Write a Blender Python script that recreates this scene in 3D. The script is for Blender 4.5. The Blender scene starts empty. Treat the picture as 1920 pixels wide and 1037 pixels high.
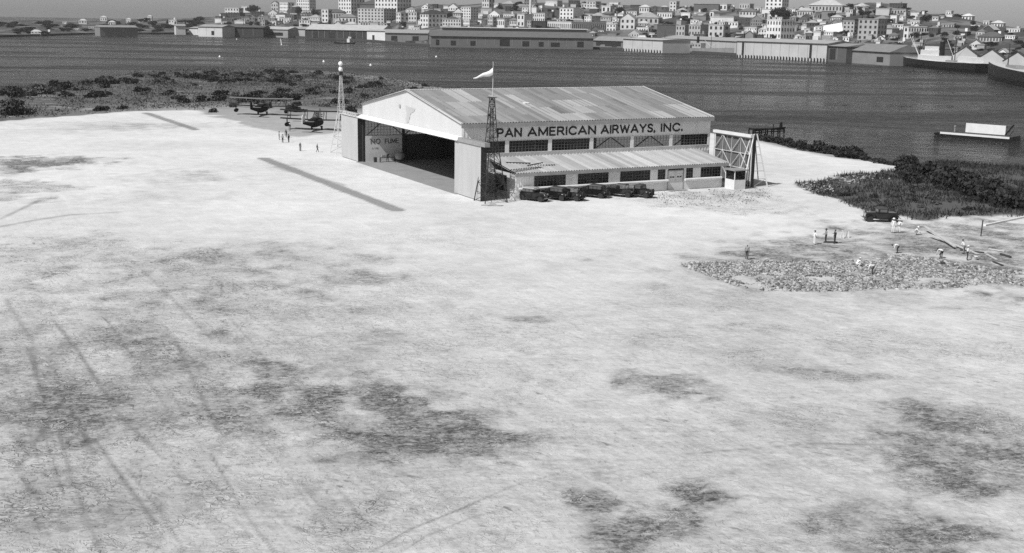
import bpy, math, random
import numpy as np
from mathutils import Vector, Matrix

random.seed(11)
rng = np.random.default_rng(11)
sc = bpy.context.scene
col = sc.collection
rad = math.radians

# ------------------------------------------------------------------ camera
CAM_H, FOC, PITCH, ROLL = 26.0, 2199.8, 0.2165, 0.0177
_F = Vector((0, math.cos(PITCH), -math.sin(PITCH)))
_U = Vector((0, math.sin(PITCH), math.cos(PITCH)))
_R = Vector((1, 0, 0))
CR = _R * math.cos(ROLL) + _U * math.sin(ROLL)
CU = -_R * math.sin(ROLL) + _U * math.cos(ROLL)
cam_d = bpy.data.cameras.new("camera")
cam = bpy.data.objects.new("camera", cam_d)
col.objects.link(cam)
M = Matrix.Identity(4)
for i in range(3):
    M[i][0], M[i][1], M[i][2] = CR[i], CU[i], -_F[i]
M[2][3] = CAM_H
cam.matrix_world = M
cam_d.sensor_width = 36.0
cam_d.lens = FOC / 1920 * 36.0
cam_d.clip_start = 1.0
cam_d.clip_end = 30000
sc.camera = cam

# ------------------------------------------------------------------ sky and sun
SUN_ELEV, SHADOW_AZ = rad(49.0), rad(49.0)      # shadows run towards 49 degrees right of straight ahead
world = bpy.data.worlds.new("World")
sc.world = world
world.use_nodes = True
wn, wl = world.node_tree.nodes, world.node_tree.links
wn.clear()
sky = wn.new("ShaderNodeTexSky")
sky.sky_type = 'NISHITA'
sky.sun_disc = False
sky.sun_elevation = SUN_ELEV
sky.sun_rotation = SHADOW_AZ + math.pi
sky.air_density, sky.dust_density, sky.ozone_density = 1.0, 1.0, 1.0
bw = wn.new("ShaderNodeRGBToBW")                  # monochrome film
bg = wn.new("ShaderNodeBackground")
bg.inputs["Strength"].default_value = 0.085
wo = wn.new("ShaderNodeOutputWorld")
wl.new(sky.outputs[0], bw.inputs[0]); wl.new(bw.outputs[0], bg.inputs["Color"]); wl.new(bg.outputs[0], wo.inputs["Surface"])

sun_d = bpy.data.lights.new("sun", 'SUN')
sun_d.energy, sun_d.angle, sun_d.color = 4.4, rad(0.5), (1, 1, 1)
sun = bpy.data.objects.new("sun", sun_d)
col.objects.link(sun)
sd = Vector((math.sin(SHADOW_AZ) * math.cos(SUN_ELEV), math.cos(SHADOW_AZ) * math.cos(SUN_ELEV), -math.sin(SUN_ELEV)))
sun.rotation_euler = sd.to_track_quat('-Z', 'Y').to_euler()
sun.location = (-200, -150, 250)

sc.view_settings.view_transform = 'Standard'
sc.view_settings.look = 'None'
sc.view_settings.exposure = 0.0
sc.view_settings.gamma = 1.0
sc.view_settings.use_curve_mapping = False
sc.render.engine = 'CYCLES'
sc.cycles.max_bounces = 6
sc.cycles.diffuse_bounces = 2
sc.cycles.transparent_max_bounces = 12
sc.cycles.volume_bounces = 0
sc.cycles.use_denoising = False
sc.cycles.sample_clamp_indirect = 3.0
sc.cycles.sample_clamp_direct = 2.5

# ------------------------------------------------------------------ surveying: where the ray of a photo point meets a height, or a distance
def ray(px, py):
    return _F * FOC + CR * (px - 960) + CU * (518.5 - py)
def G(px, py, z=0.0):
    d = ray(px, py); t = (z - CAM_H) / d.z
    return Vector((d.x * t, d.y * t, z))
def at(px, py, Y):
    d = ray(px, py); t = Y / d.y
    return Vector((d.x * t, Y, CAM_H + d.z * t))
def PX(p):
    d = Vector(p) - Vector((0, 0, CAM_H)); z = d.dot(_F)
    return 960 + FOC * d.dot(CR) / z, 518.5 - FOC * d.dot(CU) / z

# ------------------------------------------------------------------ materials
class NT:
    def __init__(s, name):
        s.m = bpy.data.materials.new(name); s.m.use_nodes = True
        s.n, s.l = s.m.node_tree.nodes, s.m.node_tree.links
        s.b = s.n["Principled BSDF"]
    def node(s, t, **kw):
        n = s.n.new(t)
        for k, v in kw.items(): setattr(n, k, v)
        return n
    def val(s, x, sock):
        if hasattr(x, "is_output"): s.l.new(x, sock)
        else: sock.default_value = x
    def math(s, op, a, b=0.0, clamp=False):
        n = s.node("ShaderNodeMath", operation=op); n.use_clamp = clamp
        s.val(a, n.inputs[0]); s.val(b, n.inputs[1]); return n.outputs[0]
    def step(s, x, a, b, c=0.0, d=1.0):
        n = s.node("ShaderNodeMapRange"); n.interpolation_type = 'SMOOTHSTEP'
        s.val(x, n.inputs[0])
        for i, q in enumerate((a, b, c, d)): n.inputs[1 + i].default_value = q
        return n.outputs[0]
    def pos(s, scale=(1, 1, 1), rot=0.0):
        g = s.node("ShaderNodeNewGeometry"); mp = s.node("ShaderNodeMapping")
        mp.inputs["Rotation"].default_value = (0, 0, rot); mp.inputs["Scale"].default_value = scale
        s.l.new(g.outputs["Position"], mp.inputs["Vector"]); return mp.outputs[0]
    def along(s, ang, scale):
        """world position turned so that ang runs along x, then stretched"""
        mp = s.node("ShaderNodeMapping"); mp.inputs["Scale"].default_value = scale
        s.l.new(s.pos((1, 1, 1), -ang), mp.inputs["Vector"]); return mp.outputs[0]
    def noise(s, vec, scale, detail=4, rough=0.55, dist=0.0):
        n = s.node("ShaderNodeTexNoise"); s.l.new(vec, n.inputs["Vector"])
        n.inputs["Scale"].default_value = scale; n.inputs["Detail"].default_value = detail
        n.inputs["Roughness"].default_value = rough; n.inputs["Distortion"].default_value = dist
        return n.outputs["Fac"]
    def attr(s, name):
        n = s.node("ShaderNodeAttribute"); n.attribute_name = name; return n.outputs["Fac"]
    def mix(s, f, a, b):
        return s.math('ADD', s.math('MULTIPLY', a, s.math('SUBTRACT', 1.0, f)), s.math('MULTIPLY', b, f))
    def color(s, v):
        c = s.node("ShaderNodeCombineColor")
        for i in range(3): s.val(v, c.inputs[i])
        s.l.new(c.outputs[0], s.b.inputs["Base Color"])
    def bump(s, h, strength=0.4, dist=0.1):
        b = s.node("ShaderNodeBump"); b.inputs["Strength"].default_value = strength; b.inputs["Distance"].default_value = dist
        s.l.new(h, b.inputs["Height"]); s.l.new(b.outputs[0], s.b.inputs["Normal"])

def mat(name, v, rough=0.75, var=0.2, scale=1.2, spec=0.3, metal=0.0, stretch=(1, 1, 1), bump=0.0, island=0.0, objcol=False):
    t = NT(name)
    p = t.pos(stretch)
    n = t.noise(p, scale, 5, 0.6)
    f = t.math('ADD', t.math('MULTIPLY', t.math('SUBTRACT', n, 0.5), var * 3.2), 1.0)
    if island:
        g = t.node("ShaderNodeNewGeometry")
        f = t.math('MULTIPLY', f, t.math('ADD', t.math('MULTIPLY', t.math('SUBTRACT', g.outputs["Random Per Island"], 0.5), 2 * island), 1.0))
    c = t.math('MULTIPLY', f, v)
    if objcol:
        oi = t.node("ShaderNodeObjectInfo"); b = t.node("ShaderNodeRGBToBW")
        t.l.new(oi.outputs["Color"], b.inputs[0]); c = t.math('MULTIPLY', f, b.outputs[0])
    t.color(c)
    t.b.inputs["Roughness"].default_value = rough
    t.b.inputs["Specular IOR Level"].default_value = spec
    t.b.inputs["Metallic"].default_value = metal
    if bump: t.bump(n, bump, 0.05)
    return t.m

MAT = {}
def mk(name, *a, **k): MAT[name] = mat(name, *a, **k)
mk("white_paint", 0.70, 0.6, 0.12, 0.7)
mk("steel_white", 0.57, 0.45, 0.07, 0.5, stretch=(1, 1, 0.25))
mk("steel_sheet", 0.5, 0.55, 0.1, 0.8, objcol=True, stretch=(1, 1, 1), spec=0.2)
mk("steel_side", 0.84, 0.55, 0.14, 0.9, stretch=(1, 1, 0.2))
mk("grey_trim", 0.33, 0.6, 0.2, 1.0)
mk("dark_steel", 0.035, 0.5, 0.3, 2.0)
mk("grey_steel", 0.28, 0.5, 0.25, 2.0)
mk("light_steel", 0.6, 0.5, 0.15, 2.0)
mk("black_ink", 0.02, 0.6, 0.1)
mk("ink_faded", 0.05, 0.7, 0.2)
mk("concrete", 0.27, 0.85, 0.2, 0.4)
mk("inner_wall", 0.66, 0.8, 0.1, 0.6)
mk("inner_shaded", 0.05, 0.8, 0.2, 0.6)  # near-black inner wall tone, the deep interior shade is in the colour
mk("window_dark", 0.03, 0.15, 0.1, spec=0.6)
mk("muntin", 0.14, 0.6, 0.1)
mk("car_paint", 0.012, 0.12, 0.1, spec=0.6)
mk("car_top", 0.06, 0.5, 0.2)
mk("car_light", 0.45, 0.3, 0.1)
mk("rubber", 0.03, 0.8, 0.1)
mk("chrome", 0.6, 0.2, 0.05, metal=1.0)
mk("car_glass", 0.10, 0.05, 0.02, spec=0.8)
mk("skin", 0.22, 0.6, 0.05)
mk("cloth_white", 0.75, 0.9, 0.1, 6)
mk("cloth_grey", 0.25, 0.9, 0.2, 6)
mk("cloth_dark", 0.04, 0.9, 0.2, 6)
mk("hair", 0.02, 0.6, 0.1)
mk("straw", 0.6, 0.9, 0.15, 8)
mk("wood_pale", 0.5, 0.8, 0.3, 2.5)
mk("wood_dark", 0.06, 0.8, 0.3, 2.5)
mk("earth", 0.22, 0.95, 0.3, 1.0)
mk("stone", 0.28, 0.9, 0.2, 2.0, island=0.7)
mk("leaf", 0.032, 0.7, 0.25, 0.6, island=0.5, spec=0.2)
mk("leaf_pale", 0.10, 0.75, 0.25, 0.6, island=0.5, spec=0.2)
mk("grass_dark", 0.036, 0.8, 0.3, 0.3, island=0.6, spec=0.1)
mk("grass_dry", 0.09, 0.85, 0.3, 0.3, island=0.5, spec=0.1)
mk("bark", 0.10, 0.9, 0.2, 3.0)
mk("hull_black", 0.012, 0.4, 0.3, 0.4)
mk("hull_grey", 0.26, 0.6, 0.25, 0.3)
mk("plaster", 0.5, 0.85, 0.16, 0.12, objcol=True)
mk("roof_tile", 0.2, 0.85, 0.22, 0.3, objcol=True)
mk("wing_fabric", 0.16, 0.6, 0.15, 1.0, spec=0.1)
mk("wing_dark", 0.022, 0.7, 0.2, 1.0, spec=0.08)
mk("bare_patch", 0.46, 0.7, 0.15, 1.0)
mk("door_back", 0.13, 0.7, 0.3, 0.8)
mk("door_steel", 0.43, 0.6, 0.12, 0.6, stretch=(1, 1, 0.2))
mk("sock", 0.8, 0.9, 0.05, 3.0)
mk("globe", 0.85, 0.25, 0.03)

def glass(name, v=0.02, mixf=0.55):
    t = NT(name)
    tr = t.node("ShaderNodeBsdfTransparent"); tr.inputs[0].default_value = (.75, .75, .75, 1)
    t.color(v); t.b.inputs["Roughness"].default_value = 0.06
    mx = t.node("ShaderNodeMixShader"); mx.inputs[0].default_value = mixf
    out = t.n["Material Output"]
    t.l.new(t.b.outputs[0], mx.inputs[1]); t.l.new(tr.outputs[0], mx.inputs[2]); t.l.new(mx.outputs[0], out.inputs[0])
    return t.m
MAT["glass"] = glass("glass")

# ------------------------------------------------------------------ mesh building
CUBE_F = [(0, 3, 2, 1), (4, 5, 6, 7), (0, 1, 5, 4), (1, 2, 6, 5), (2, 3, 7, 6), (3, 0, 4, 7)]
class MB:
    def __init__(s): s.v, s.f, s.m = [], [], []
    def add(s, vs, fs, mi=0):
        o = len(s.v); s.v += [tuple(x) for x in vs]
        s.f += [tuple(i + o for i in q) for q in fs]; s.m += [mi] * len(fs); return s
    def box(s, x0, x1, y0, y1, z0, z1, mi=0):
        return s.add([(x0, y0, z0), (x1, y0, z0), (x1, y1, z0), (x0, y1, z0), (x0, y0, z1), (x1, y0, z1), (x1, y1, z1), (x0, y1, z1)], CUBE_F, mi)
    def beam(s, p, q, w, h=None, mi=0, up=(0, 0, 1)):
        p, q = Vector(p), Vector(q); h = h or w; d = (q - p).normalized(); up = Vector(up)
        if abs(d.dot(up)) > 0.98: up = Vector((1, 0, 0))
        a = d.cross(up).normalized() * w / 2; b = a.cross(d).normalized() * h / 2
        vs = [e + x * a + y * b for e in (p, q) for x, y in ((-1, -1), (1, -1), (1, 1), (-1, 1))]
        return s.add(vs, CUBE_F, mi)
    def tube(s, p, q, r0, r1=None, n=8, mi=0, cap=True):
        p, q = Vector(p), Vector(q); r1 = r0 if r1 is None else r1; d = (q - p).normalized()
        up = Vector((0, 0, 1)) if abs(d.z) < 0.95 else Vector((1, 0, 0))
        a = d.cross(up).normalized(); b = a.cross(d)
        vs = [e + (a * math.cos(2 * math.pi * k / n) + b * math.sin(2 * math.pi * k / n)) * r for e, r in ((p, r0), (q, r1)) for k in range(n)]
        fs = [(k, (k + 1) % n, n + (k + 1) % n, n + k) for k in range(n)]
        if cap: fs += [tuple(range(n))[::-1], tuple(range(n, 2 * n))]
        return s.add(vs, fs, mi)
    def path(s, pts, r, n=6, mi=0):
        for a, b in zip(pts[:-1], pts[1:]): s.tube(a, b, r, r, n, mi)
        return s
    def loft(s, secs, mi=0, cap=True, close=True):
        n = len(secs[0]); vs = [p for q in secs for p in q]; fs = []
        for i in range(len(secs) - 1):
            for k in range(n if close else n - 1):
                k2 = (k + 1) % n; fs.append((i * n + k, i * n + k2, (i + 1) * n + k2, (i + 1) * n + k))
        if cap: fs += [tuple(range(n))[::-1], tuple(range((len(secs) - 1) * n, len(secs) * n))]
        return s.add(vs, fs, mi)
    def lathe(s, prof, c=(0, 0, 0), axis='z', n=14, mi=0):
        secs = []
        for r, h in prof:
            ring = []
            for k in range(n):
                a = 2 * math.pi * k / n; x, y = r * math.cos(a), r * math.sin(a)
                p = (x, y, h) if axis == 'z' else ((x, h, y) if axis == 'y' else (h, x, y))
                ring.append((p[0] + c[0], p[1] + c[1], p[2] + c[2]))
            secs.append(ring)
        return s.loft(secs, mi)
    def prism(s, poly, axis, a, b, mi=0):
        """poly in the two other axes, extruded along axis from a to b"""
        def pt(p, h):
            return {'x': (h, p[0], p[1]), 'y': (p[0], h, p[1]), 'z': (p[0], p[1], h)}[axis]
        return s.loft([[pt(p, a) for p in poly], [pt(p, b) for p in poly]], mi)
    def build(s, name, mats, parent=None, loc=(0, 0, 0), rot=(0, 0, 0), smooth=False, fix=True):
        me = bpy.data.meshes.new(name); me.from_pydata(s.v, [], s.f)
        if isinstance(mats, str): mats = [mats]
        for m in mats: me.materials.append(MAT[m])
        if len(mats) > 1: me.polygons.foreach_set("material_index", s.m)
        if fix:
            import bmesh
            bm = bmesh.new(); bm.from_mesh(me); bmesh.ops.recalc_face_normals(bm, faces=bm.faces); bm.to_mesh(me); bm.free()
        if smooth: me.polygons.foreach_set("use_smooth", [True] * len(me.polygons))
        me.update()
        return link(name, me, parent, loc, rot)
def link(name, me, parent=None, loc=(0, 0, 0), rot=(0, 0, 0)):
    o = bpy.data.objects.new(name, me); col.objects.link(o); o.parent = parent
    o.location = loc; o.rotation_euler = rot; return o
def empty(name, loc=(0, 0, 0), rz=0.0):
    o = bpy.data.objects.new(name, None); col.objects.link(o); o.location = loc; o.rotation_euler = (0, 0, rz)
    o.empty_display_size = 0.5; return o
LABELS = {}
def tag(o, label=None, cat=None, group=None, kind=None):
    if label:
        o["label"] = label; LABELS[label] = LABELS.get(label, 0) + 1
    if cat: o["category"] = cat
    if group: o["group"] = group
    if kind: o["kind"] = kind
    return o
def kids(o): return [c for c in bpy.data.objects if c.parent == o]
def copy_tree(o, parent=None, ch=None):
    c = o.copy(); col.objects.link(c); c.parent = parent
    for k in (o.children if ch is None else ch): copy_tree(k, c)
    return c
_cube = bpy.data.meshes.new("unit_block")
_cube.from_pydata([(-.5, -.5, -.5), (.5, -.5, -.5), (.5, .5, -.5), (-.5, .5, -.5), (-.5, -.5, .5), (.5, -.5, .5), (.5, .5, .5), (-.5, .5, .5)], [], CUBE_F)
_cube.materials.append(MAT["window_dark"])
def block(name, parent, loc, size, me=None):
    o = link(name, me or _cube, parent, loc); o.scale = size; return o
def text_mesh(body, x0, x1, z0, z1, y, parent, m, name="lettering", bold=0.012):
    cu = bpy.data.curves.new("t", 'FONT'); cu.body = body; cu.size = 1.0; cu.extrude = 0.01; cu.offset = bold; cu.space_character = 1.08
    o = bpy.data.objects.new("t", cu); col.objects.link(o)
    dg = bpy.context.evaluated_depsgraph_get(); me = bpy.data.meshes.new_from_object(o.evaluated_get(dg))
    bpy.data.objects.remove(o); me.name = name
    n = len(me.vertices); a = np.empty(n * 3); me.vertices.foreach_get("co", a); a = a.reshape(-1, 3)
    lo, hi = a.min(0), a.max(0); b = np.empty_like(a)
    b[:, 0] = x0 + (a[:, 0] - lo[0]) / (hi[0] - lo[0]) * (x1 - x0)
    b[:, 2] = z0 + (a[:, 1] - lo[1]) / (hi[1] - lo[1]) * (z1 - z0)
    b[:, 1] = y - a[:, 2]
    me.vertices.foreach_set("co", b.ravel()); me.materials.clear(); me.materials.append(MAT[m]); me.update()
    return link(name, me, parent)
def vnoise(x, y, seed=0):
    """smooth value noise of numpy arrays"""
    xi, yi = np.floor(x).astype(np.int64), np.floor(y).astype(np.int64); fx, fy = x - xi, y - yi
    fx, fy = fx * fx * (3 - 2 * fx), fy * fy * (3 - 2 * fy)
    def h(a, b):
        n = (a * 374761393 + b * 668265263 + seed * 1442695041) & 0xFFFFFFFF
        n = ((n ^ (n >> 13)) * 1274126177) & 0xFFFFFFFF
        return ((n ^ (n >> 16)) & 0xFFFF) / 65535.0
    return (h(xi, yi) * (1 - fx) + h(xi + 1, yi) * fx) * (1 - fy) + (h(xi, yi + 1) * (1 - fx) + h(xi + 1, yi + 1) * fx) * fy
def fbm(x, y, seed=0, o=4):
    s, a, t = 0, 0.5, 0
    for k in range(o):
        s = s + a * vnoise(x * 2 ** k, y * 2 ** k, seed + k); t += a; a *= 0.55
    return s / t
def in_poly(x, y, poly):
    c = np.zeros(np.shape(x), bool); n = len(poly)
    for i in range(n):
        x1, y1 = poly[i]; x2, y2 = poly[(i + 1) % n]
        if y1 == y2: continue
        c ^= ((y1 > y) != (y2 > y)) & (x < (x2 - x1) * (y - y1) / (y2 - y1) + x1)
    return c
def seg_dist(x, y, pts, closed=False):
    d = np.full(np.shape(x), 1e9); P = list(pts) + ([pts[0]] if closed else [])
    for (x1, y1), (x2, y2) in zip(P[:-1], P[1:]):
        dx, dy = x2 - x1, y2 - y1
        t = np.clip(((x - x1) * dx + (y - y1) * dy) / (dx * dx + dy * dy + 1e-9), 0, 1)
        d = np.minimum(d, np.hypot(x - x1 - t * dx, y - y1 - t * dy))
    return d
def sstep(x, a, b):
    t = np.clip((x - a) / (b - a), 0, 1); return t * t * (3 - 2 * t)
# ------------------------------------------------------------------ the island: ground sheet with shores, stains and scrub
WATER_Z = -1.2
SHORE = [(-600, -400), (-700, 200), (-330, 345), (-174.3, 400), (-169, 414), (-166, 440), (-169, 471), (-169, 526), (-146, 573), (-112, 590), (-83, 569), (-52, 520),
         (-31, 466), (5, 400), (35, 315), (55, 283), (64, 258), (69, 240), (76, 231), (90, 226), (101, 214), (125, 196), (180, 178), (400, 170), (700, 100), (700, -400)]
def gp(*pts): return [tuple(G(x, y)[:2]) for x, y in pts]
EDGE = gp((-250, 262), (-100, 240), (0, 228), (120, 218), (280, 208), (360, 208), (430, 226), (520, 248), (560, 257), (640, 250), (690, 222))
SCRUB = EDGE + [(15, 290), (35, 315), (5, 420), (-31, 500), (-83, 620), (-180, 620), (-400, 420), (-400, 250)]
GRASS = gp((1487, 343), (1530, 362), (1560, 373), (1640, 400), (1725, 414), (1800, 404), (1860, 404), (1935, 408)) + [(110, 172), (110, 215), (84, 232)] + gp((1700, 316), (1640, 322), (1575, 327), (1540, 340))
SHORE_R = SHORE[13:24]
STAINS = [  # centre and half-size as seen in the photograph, strength, clumpiness
    (680, 735, 85, 22, .8, .8), (740, 768, 110, 38, .8, .7), (830, 800, 110, 34, .85, .6), (905, 828, 110, 20, .8, .6), (770, 850, 90, 26, .6, .6), (640, 790, 70, 45, .5, .8),
    (1000, 818, 42, 10, .8, .5), (960, 850, 60, 10, .5, .5), (590, 720, 60, 26, .4, .9), (700, 815, 60, 20, .5, .8), (900, 775, 60, 14, .5, .5), (830, 880, 70, 16, .45, .5), (1240, 722, 84, 20, .95, .1), (1205, 716, 42, 11, .7, .1),
    (1730, 815, 95, 34, .75, .4), (1800, 848, 110, 32, .7, .5), (1880, 872, 70, 30, .6, .5), (1690, 870, 45, 16, .6, .5), (1840, 790, 110, 20, .4, .5), (1905, 900, 60, 40, .35, .5),
    (1310, 925, 66, 32, .92, .7), (1275, 965, 80, 26, .9, .7), (1380, 885, 16, 8, .6, .2), (1110, 935, 52, 18, .75, .7), (1180, 1010, 80, 30, .8, .8),
    (1600, 945, 48, 20, .85, .6), (1650, 975, 120, 32, .75, .6), (1550, 985, 60, 18, .6, .6), (1740, 1000, 80, 26, .6, .6), (1740, 905, 105, 24, .7, .6), (1640, 1025, 90, 18, .5, .6),
    (700, 636, 55, 11, .75, .8), (672, 660, 28, 14, .6, .7), (640, 690, 60, 18, .4, .8), (640, 588, 80, 9, .35, .5), (800, 576, 40, 7, .45, .6), (1000, 599, 38, 5, .5, .3), (1070, 591, 50, 5, .3, .3),
    (690, 525, 60, 12, .5, .6), (590, 556, 60, 9, .35, .6), (620, 500, 90, 30, .3, .6), (440, 482, 90, 9, .4, .7), (520, 460, 90, 6, .3, .5),
    (170, 740, 300, 130, .18, .6), (40, 640, 70, 120, .2, .5), (60, 730, 95, 90, .35, .7), (120, 800, 80, 42, .55, .8), (60, 850, 60, 30, .45, .7), (300, 740, 170, 55, .4, .9), (420, 690, 70, 45, .5, 1.), (330, 660, 90, 35, .35, 1.),
    (290, 605, 100, 40, .36, .9), (120, 478, 120, 30, .2, .9), (330, 500, 130, 34, .3, .9), (470, 560, 80, 40, .2, .8), (480, 780, 110, 40, .3, .8), (30, 560, 40, 60, .2, .8),
    (70, 950, 100, 60, .25, .6), (300, 930, 120, 50, .2, .6), (620, 980, 90, 45, .3, .6),
    (95, 303, 80, 9, .95, 1.), (30, 318, 45, 7, .95, 1.), (60, 352, 60, 10, .35, 1.), (20, 372, 60, 10, .45, .6), (330, 335, 80, 12, .28, .1), (390, 330, 60, 9, .2, .1), (270, 372, 110, 10, .16, .2),
    (200, 236, 90, 9, .2, .2), (320, 236, 90, 4, .3, .1), (880, 418, 60, 9, .16, .1), (930, 460, 90, 8, .2, .1), (1350, 380, 100, 14, .12, .9), (1330, 368, 90, 9, .2, 1.),
    (1500, 770, 140, 20, .28, .5), (1560, 705, 90, 8, .35, .5), (1400, 672, 110, 14, .22, .6), (1660, 640, 180, 20, .12, .5), (1640, 706, 60, 6, .35, .3), (1220, 635, 60, 14, .25, .6),
    (1450, 800, 140, 14, .25, .5), (1330, 560, 90, 20, .12, .4), (1850, 570, 60, 8, .2, .1), (1350, 483, 60, 7, .35, .1),
    (1600, 470, 150, 28, .62, .2), (1760, 460, 130, 34, .75, .4), (1890, 465, 70, 45, .72, .5), (1500, 478, 90, 14, .3, .2), (1500, 515, 230, 26, .42, .3), (1760, 515, 220, 20, .42, .3), (1650, 482, 120, 5, .35, .1), (1780, 500, 160, 14, .3, .4), (1820, 425, 90, 14, .25, .5), (1700, 440, 50, 9, .25, .2),
]
LINES = [  # wheel tracks: photo polyline, half width in metres, strength
    ([(129, 760), (177, 851)], .3, .6), ([(110, 808), (134, 895), (192, 1045)], .22, .45), ([(177, 823), (225, 890), (292, 981)], .22, .6), ([(100, 600), (144, 655), (230, 785), (307, 861)], .25, .5),
    ([(250, 490), (307, 545), (398, 636)], .22, .35), ([(330, 640), (365, 720), (407, 804)], .25, .45), ([(395, 850), (417, 890), (460, 962), (518, 1040)], .14, .5), ([(575, 847), (640, 923), (700, 1000)], .14, .45),
    ([(53, 655), (86, 760)], .25, .45), ([(36, 890), (125, 995)], .2, .4), ([(140, 720), (29, 885)], .35, .5), ([(10, 560), (60, 640), (70, 700)], .3, .4), ([(560, 900), (640, 1000), (660, 1040)], .16, .35),
    ([(200, 600), (262, 690), (330, 790)], .16, .4), ([(215, 590), (280, 680), (352, 785)], .14, .35), ([(60, 760), (95, 850), (120, 930)], .14, .4), ([(240, 880), (300, 960), (350, 1040)], .12, .4), ([(320, 870), (380, 950), (440, 1040)], .12, .35), ([(470, 800), (540, 890), (610, 990)], .12, .35), ([(10, 690), (50, 790), (70, 860)], .16, .4), ([(400, 560), (470, 640), (520, 700)], .16, .3), ([(0, 960), (60, 925), (130, 905)], .14, .3), ([(740, 830), (800, 900), (860, 965)], .12, .2),
    ([(0, 425), (60, 414), (130, 403), (220, 398)], .7, .55), ([(0, 411), (40, 392), (75, 375)], .5, .45), ([(250, 610), (330, 590), (440, 580)], .5, .2), ([(680, 1045), (770, 992), (860, 956), (960, 912), (1060, 884), (1170, 872)], .12, .55),
    ([(735, 1045), (800, 1005), (880, 972), (960, 950)], .12, .4), ([(1280, 852), (1400, 842), (1520, 832), (1680, 834)], .14, .5), ([(1190, 690), (1260, 735), (1290, 745)], .14, .3),
    ([(1570, 455), (1700, 446), (1760, 432)], .35, .35), ([(1275, 498), (1410, 546), (1560, 545), (1920, 529)], .35, .4), ([(690, 303), (760, 325), (858, 362)], .12, .5),
]
def build_ground():
    ud = np.linspace(-0.53, 0.53, 460); uo = np.array([0.6, 0.75, 1.0, 1.6, 3.0, 8.0]); U = np.concatenate([-uo[::-1], ud, uo])
    Y = np.concatenate([[-300, -120, -40, 10, 35], np.geomspace(46, 330, 440), np.linspace(333, 680, 90)])
    Yg, Ug = np.meshgrid(Y, U, indexing='ij'); X = Ug * np.maximum(Yg, 60); Yw = Yg
    inside = in_poly(X, Yw, SHORE); dsh = seg_dist(X, Yw, SHORE, True); sgn = np.where(inside, dsh, -dsh)
    wob = (fbm(X / 9, Yw / 9, 5) - .5) * 8
    Z = np.interp(sgn + wob * (Yw > 190), [-14, -1.5, 1.5, 7], [-3.2, -1.45, -.7, 0.0])
    scr = np.where(in_poly(X, Yw, SCRUB), 1, -1) * seg_dist(X, Yw, SCRUB, True) + (fbm(X / 7, Yw / 7, 9) - .5) * 9
    scrub = sstep(scr, -1.2, 1.5)
    gr = np.where(in_poly(X, Yw, GRASS), 1, -1) * seg_dist(X, Yw, GRASS, True) + (fbm(X / 3, Yw / 3, 19) - .5) * 5
    grass = sstep(gr, -.8, .8)
    shr = (seg_dist(X, Yw, SHORE_R) < 9) & (Yw > 190)
    scrub = np.maximum(scrub, np.maximum(grass, sstep(9 - seg_dist(X, Yw, SHORE_R) + wob * .6, 0, 4)))
    Z = Z + scrub * (fbm(X / 5, Yw / 5, 33) - .5) * .5
    w2_ = fbm(X / 14, Yw / 14, 57, 4); track = np.zeros_like(X)
    stain = np.zeros_like(X); rough = .05 + .42 * sstep(-X + 2 + (w2_ - .5) * 40, -8, 34) * sstep(150 - Yw + (w2_ - .5) * 60, 0, 50) + .10 * sstep(105 - Yw, 0, 40)
    w1 = fbm(X / 2.2, Yw / 2.2, 41, 5); w2 = fbm(X / 7, Yw / 7, 55, 4); w3 = fbm(X / 3.2 + Yw / 9, Yw / 5.5, 63, 4)
    for cx, cy, rx, ry, st, ro in STAINS:
        c = G(cx, cy); d = c.y; mx = rx * d / FOC; my = abs(G(cx, cy - ry).y - G(cx, cy + ry).y) / 2
        if abs(mx) < 1e-6: continue
        a = math.atan2(c.x, c.y)
        dx, dy = X - c.x, Yw - c.y
        e = np.hypot((dx * math.cos(a) - dy * math.sin(a)) / mx, (dx * math.sin(a) + dy * math.cos(a)) / my)
        m = sstep(1.75 - e - (w1 - .5) * 2.4 - (w2 - .5) * 1.6, 0.0, 1.15)
        m = m * np.clip(.30 + 1.9 * (w3 - .28), .25, 1.0)
        stain = 1 - (1 - stain) * (1 - m * st); rough = np.maximum(rough, m * ro)
    for pts, hw, st in LINES:
        P = gp(*pts); dd = seg_dist(X, Yw, P)
        m = np.exp(-(dd / (hw * .72)) ** 2) * (0.35 + 1.3 * fbm(X / 3, Yw / 3, 71, 3))
        track = 1 - (1 - track) * (1 - np.clip(m * st * 1.2, 0, 1))
    # tarred strip along the apron
    for a, b, hw in ((G(494, 297), G(745, 394), 1.15), (G(274, 212), G(367, 243), 1.2), (G(520, 313), G(640, 347), .9)):
        dd = seg_dist(X, Yw, [a[:2], b[:2]]) + (w1 - .5) * .5
        track = np.maximum(track, sstep(hw - dd, -.15, .2) * (.85 if hw > 1 else .5))
    dull = sstep(150 - Yw + (fbm(X / 20, Yw / 20, 91, 4) - .5) * 60, -20, 90)
    dry = sstep(45 - scr, 0, 38) * sstep(X, -135, -60)
    nr, nc = X.shape; n = nr * nc
    idx = np.arange(n).reshape(nr, nc)
    q = np.stack([idx[:-1, :-1], idx[:-1, 1:], idx[1:, 1:], idx[1:, :-1]], -1).reshape(-1, 4)
    me = bpy.data.meshes.new("ground")
    me.vertices.add(n); me.vertices.foreach_set("co", np.stack([X, Yw, Z], -1).astype(np.float32).ravel())
    me.loops.add(q.size); me.loops.foreach_set("vertex_index", q.astype(np.int32).ravel())
    me.polygons.add(len(q)); me.polygons.foreach_set("loop_start", np.arange(len(q), dtype=np.int32) * 4)
    me.polygons.foreach_set("use_smooth", np.ones(len(q), bool))
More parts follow.
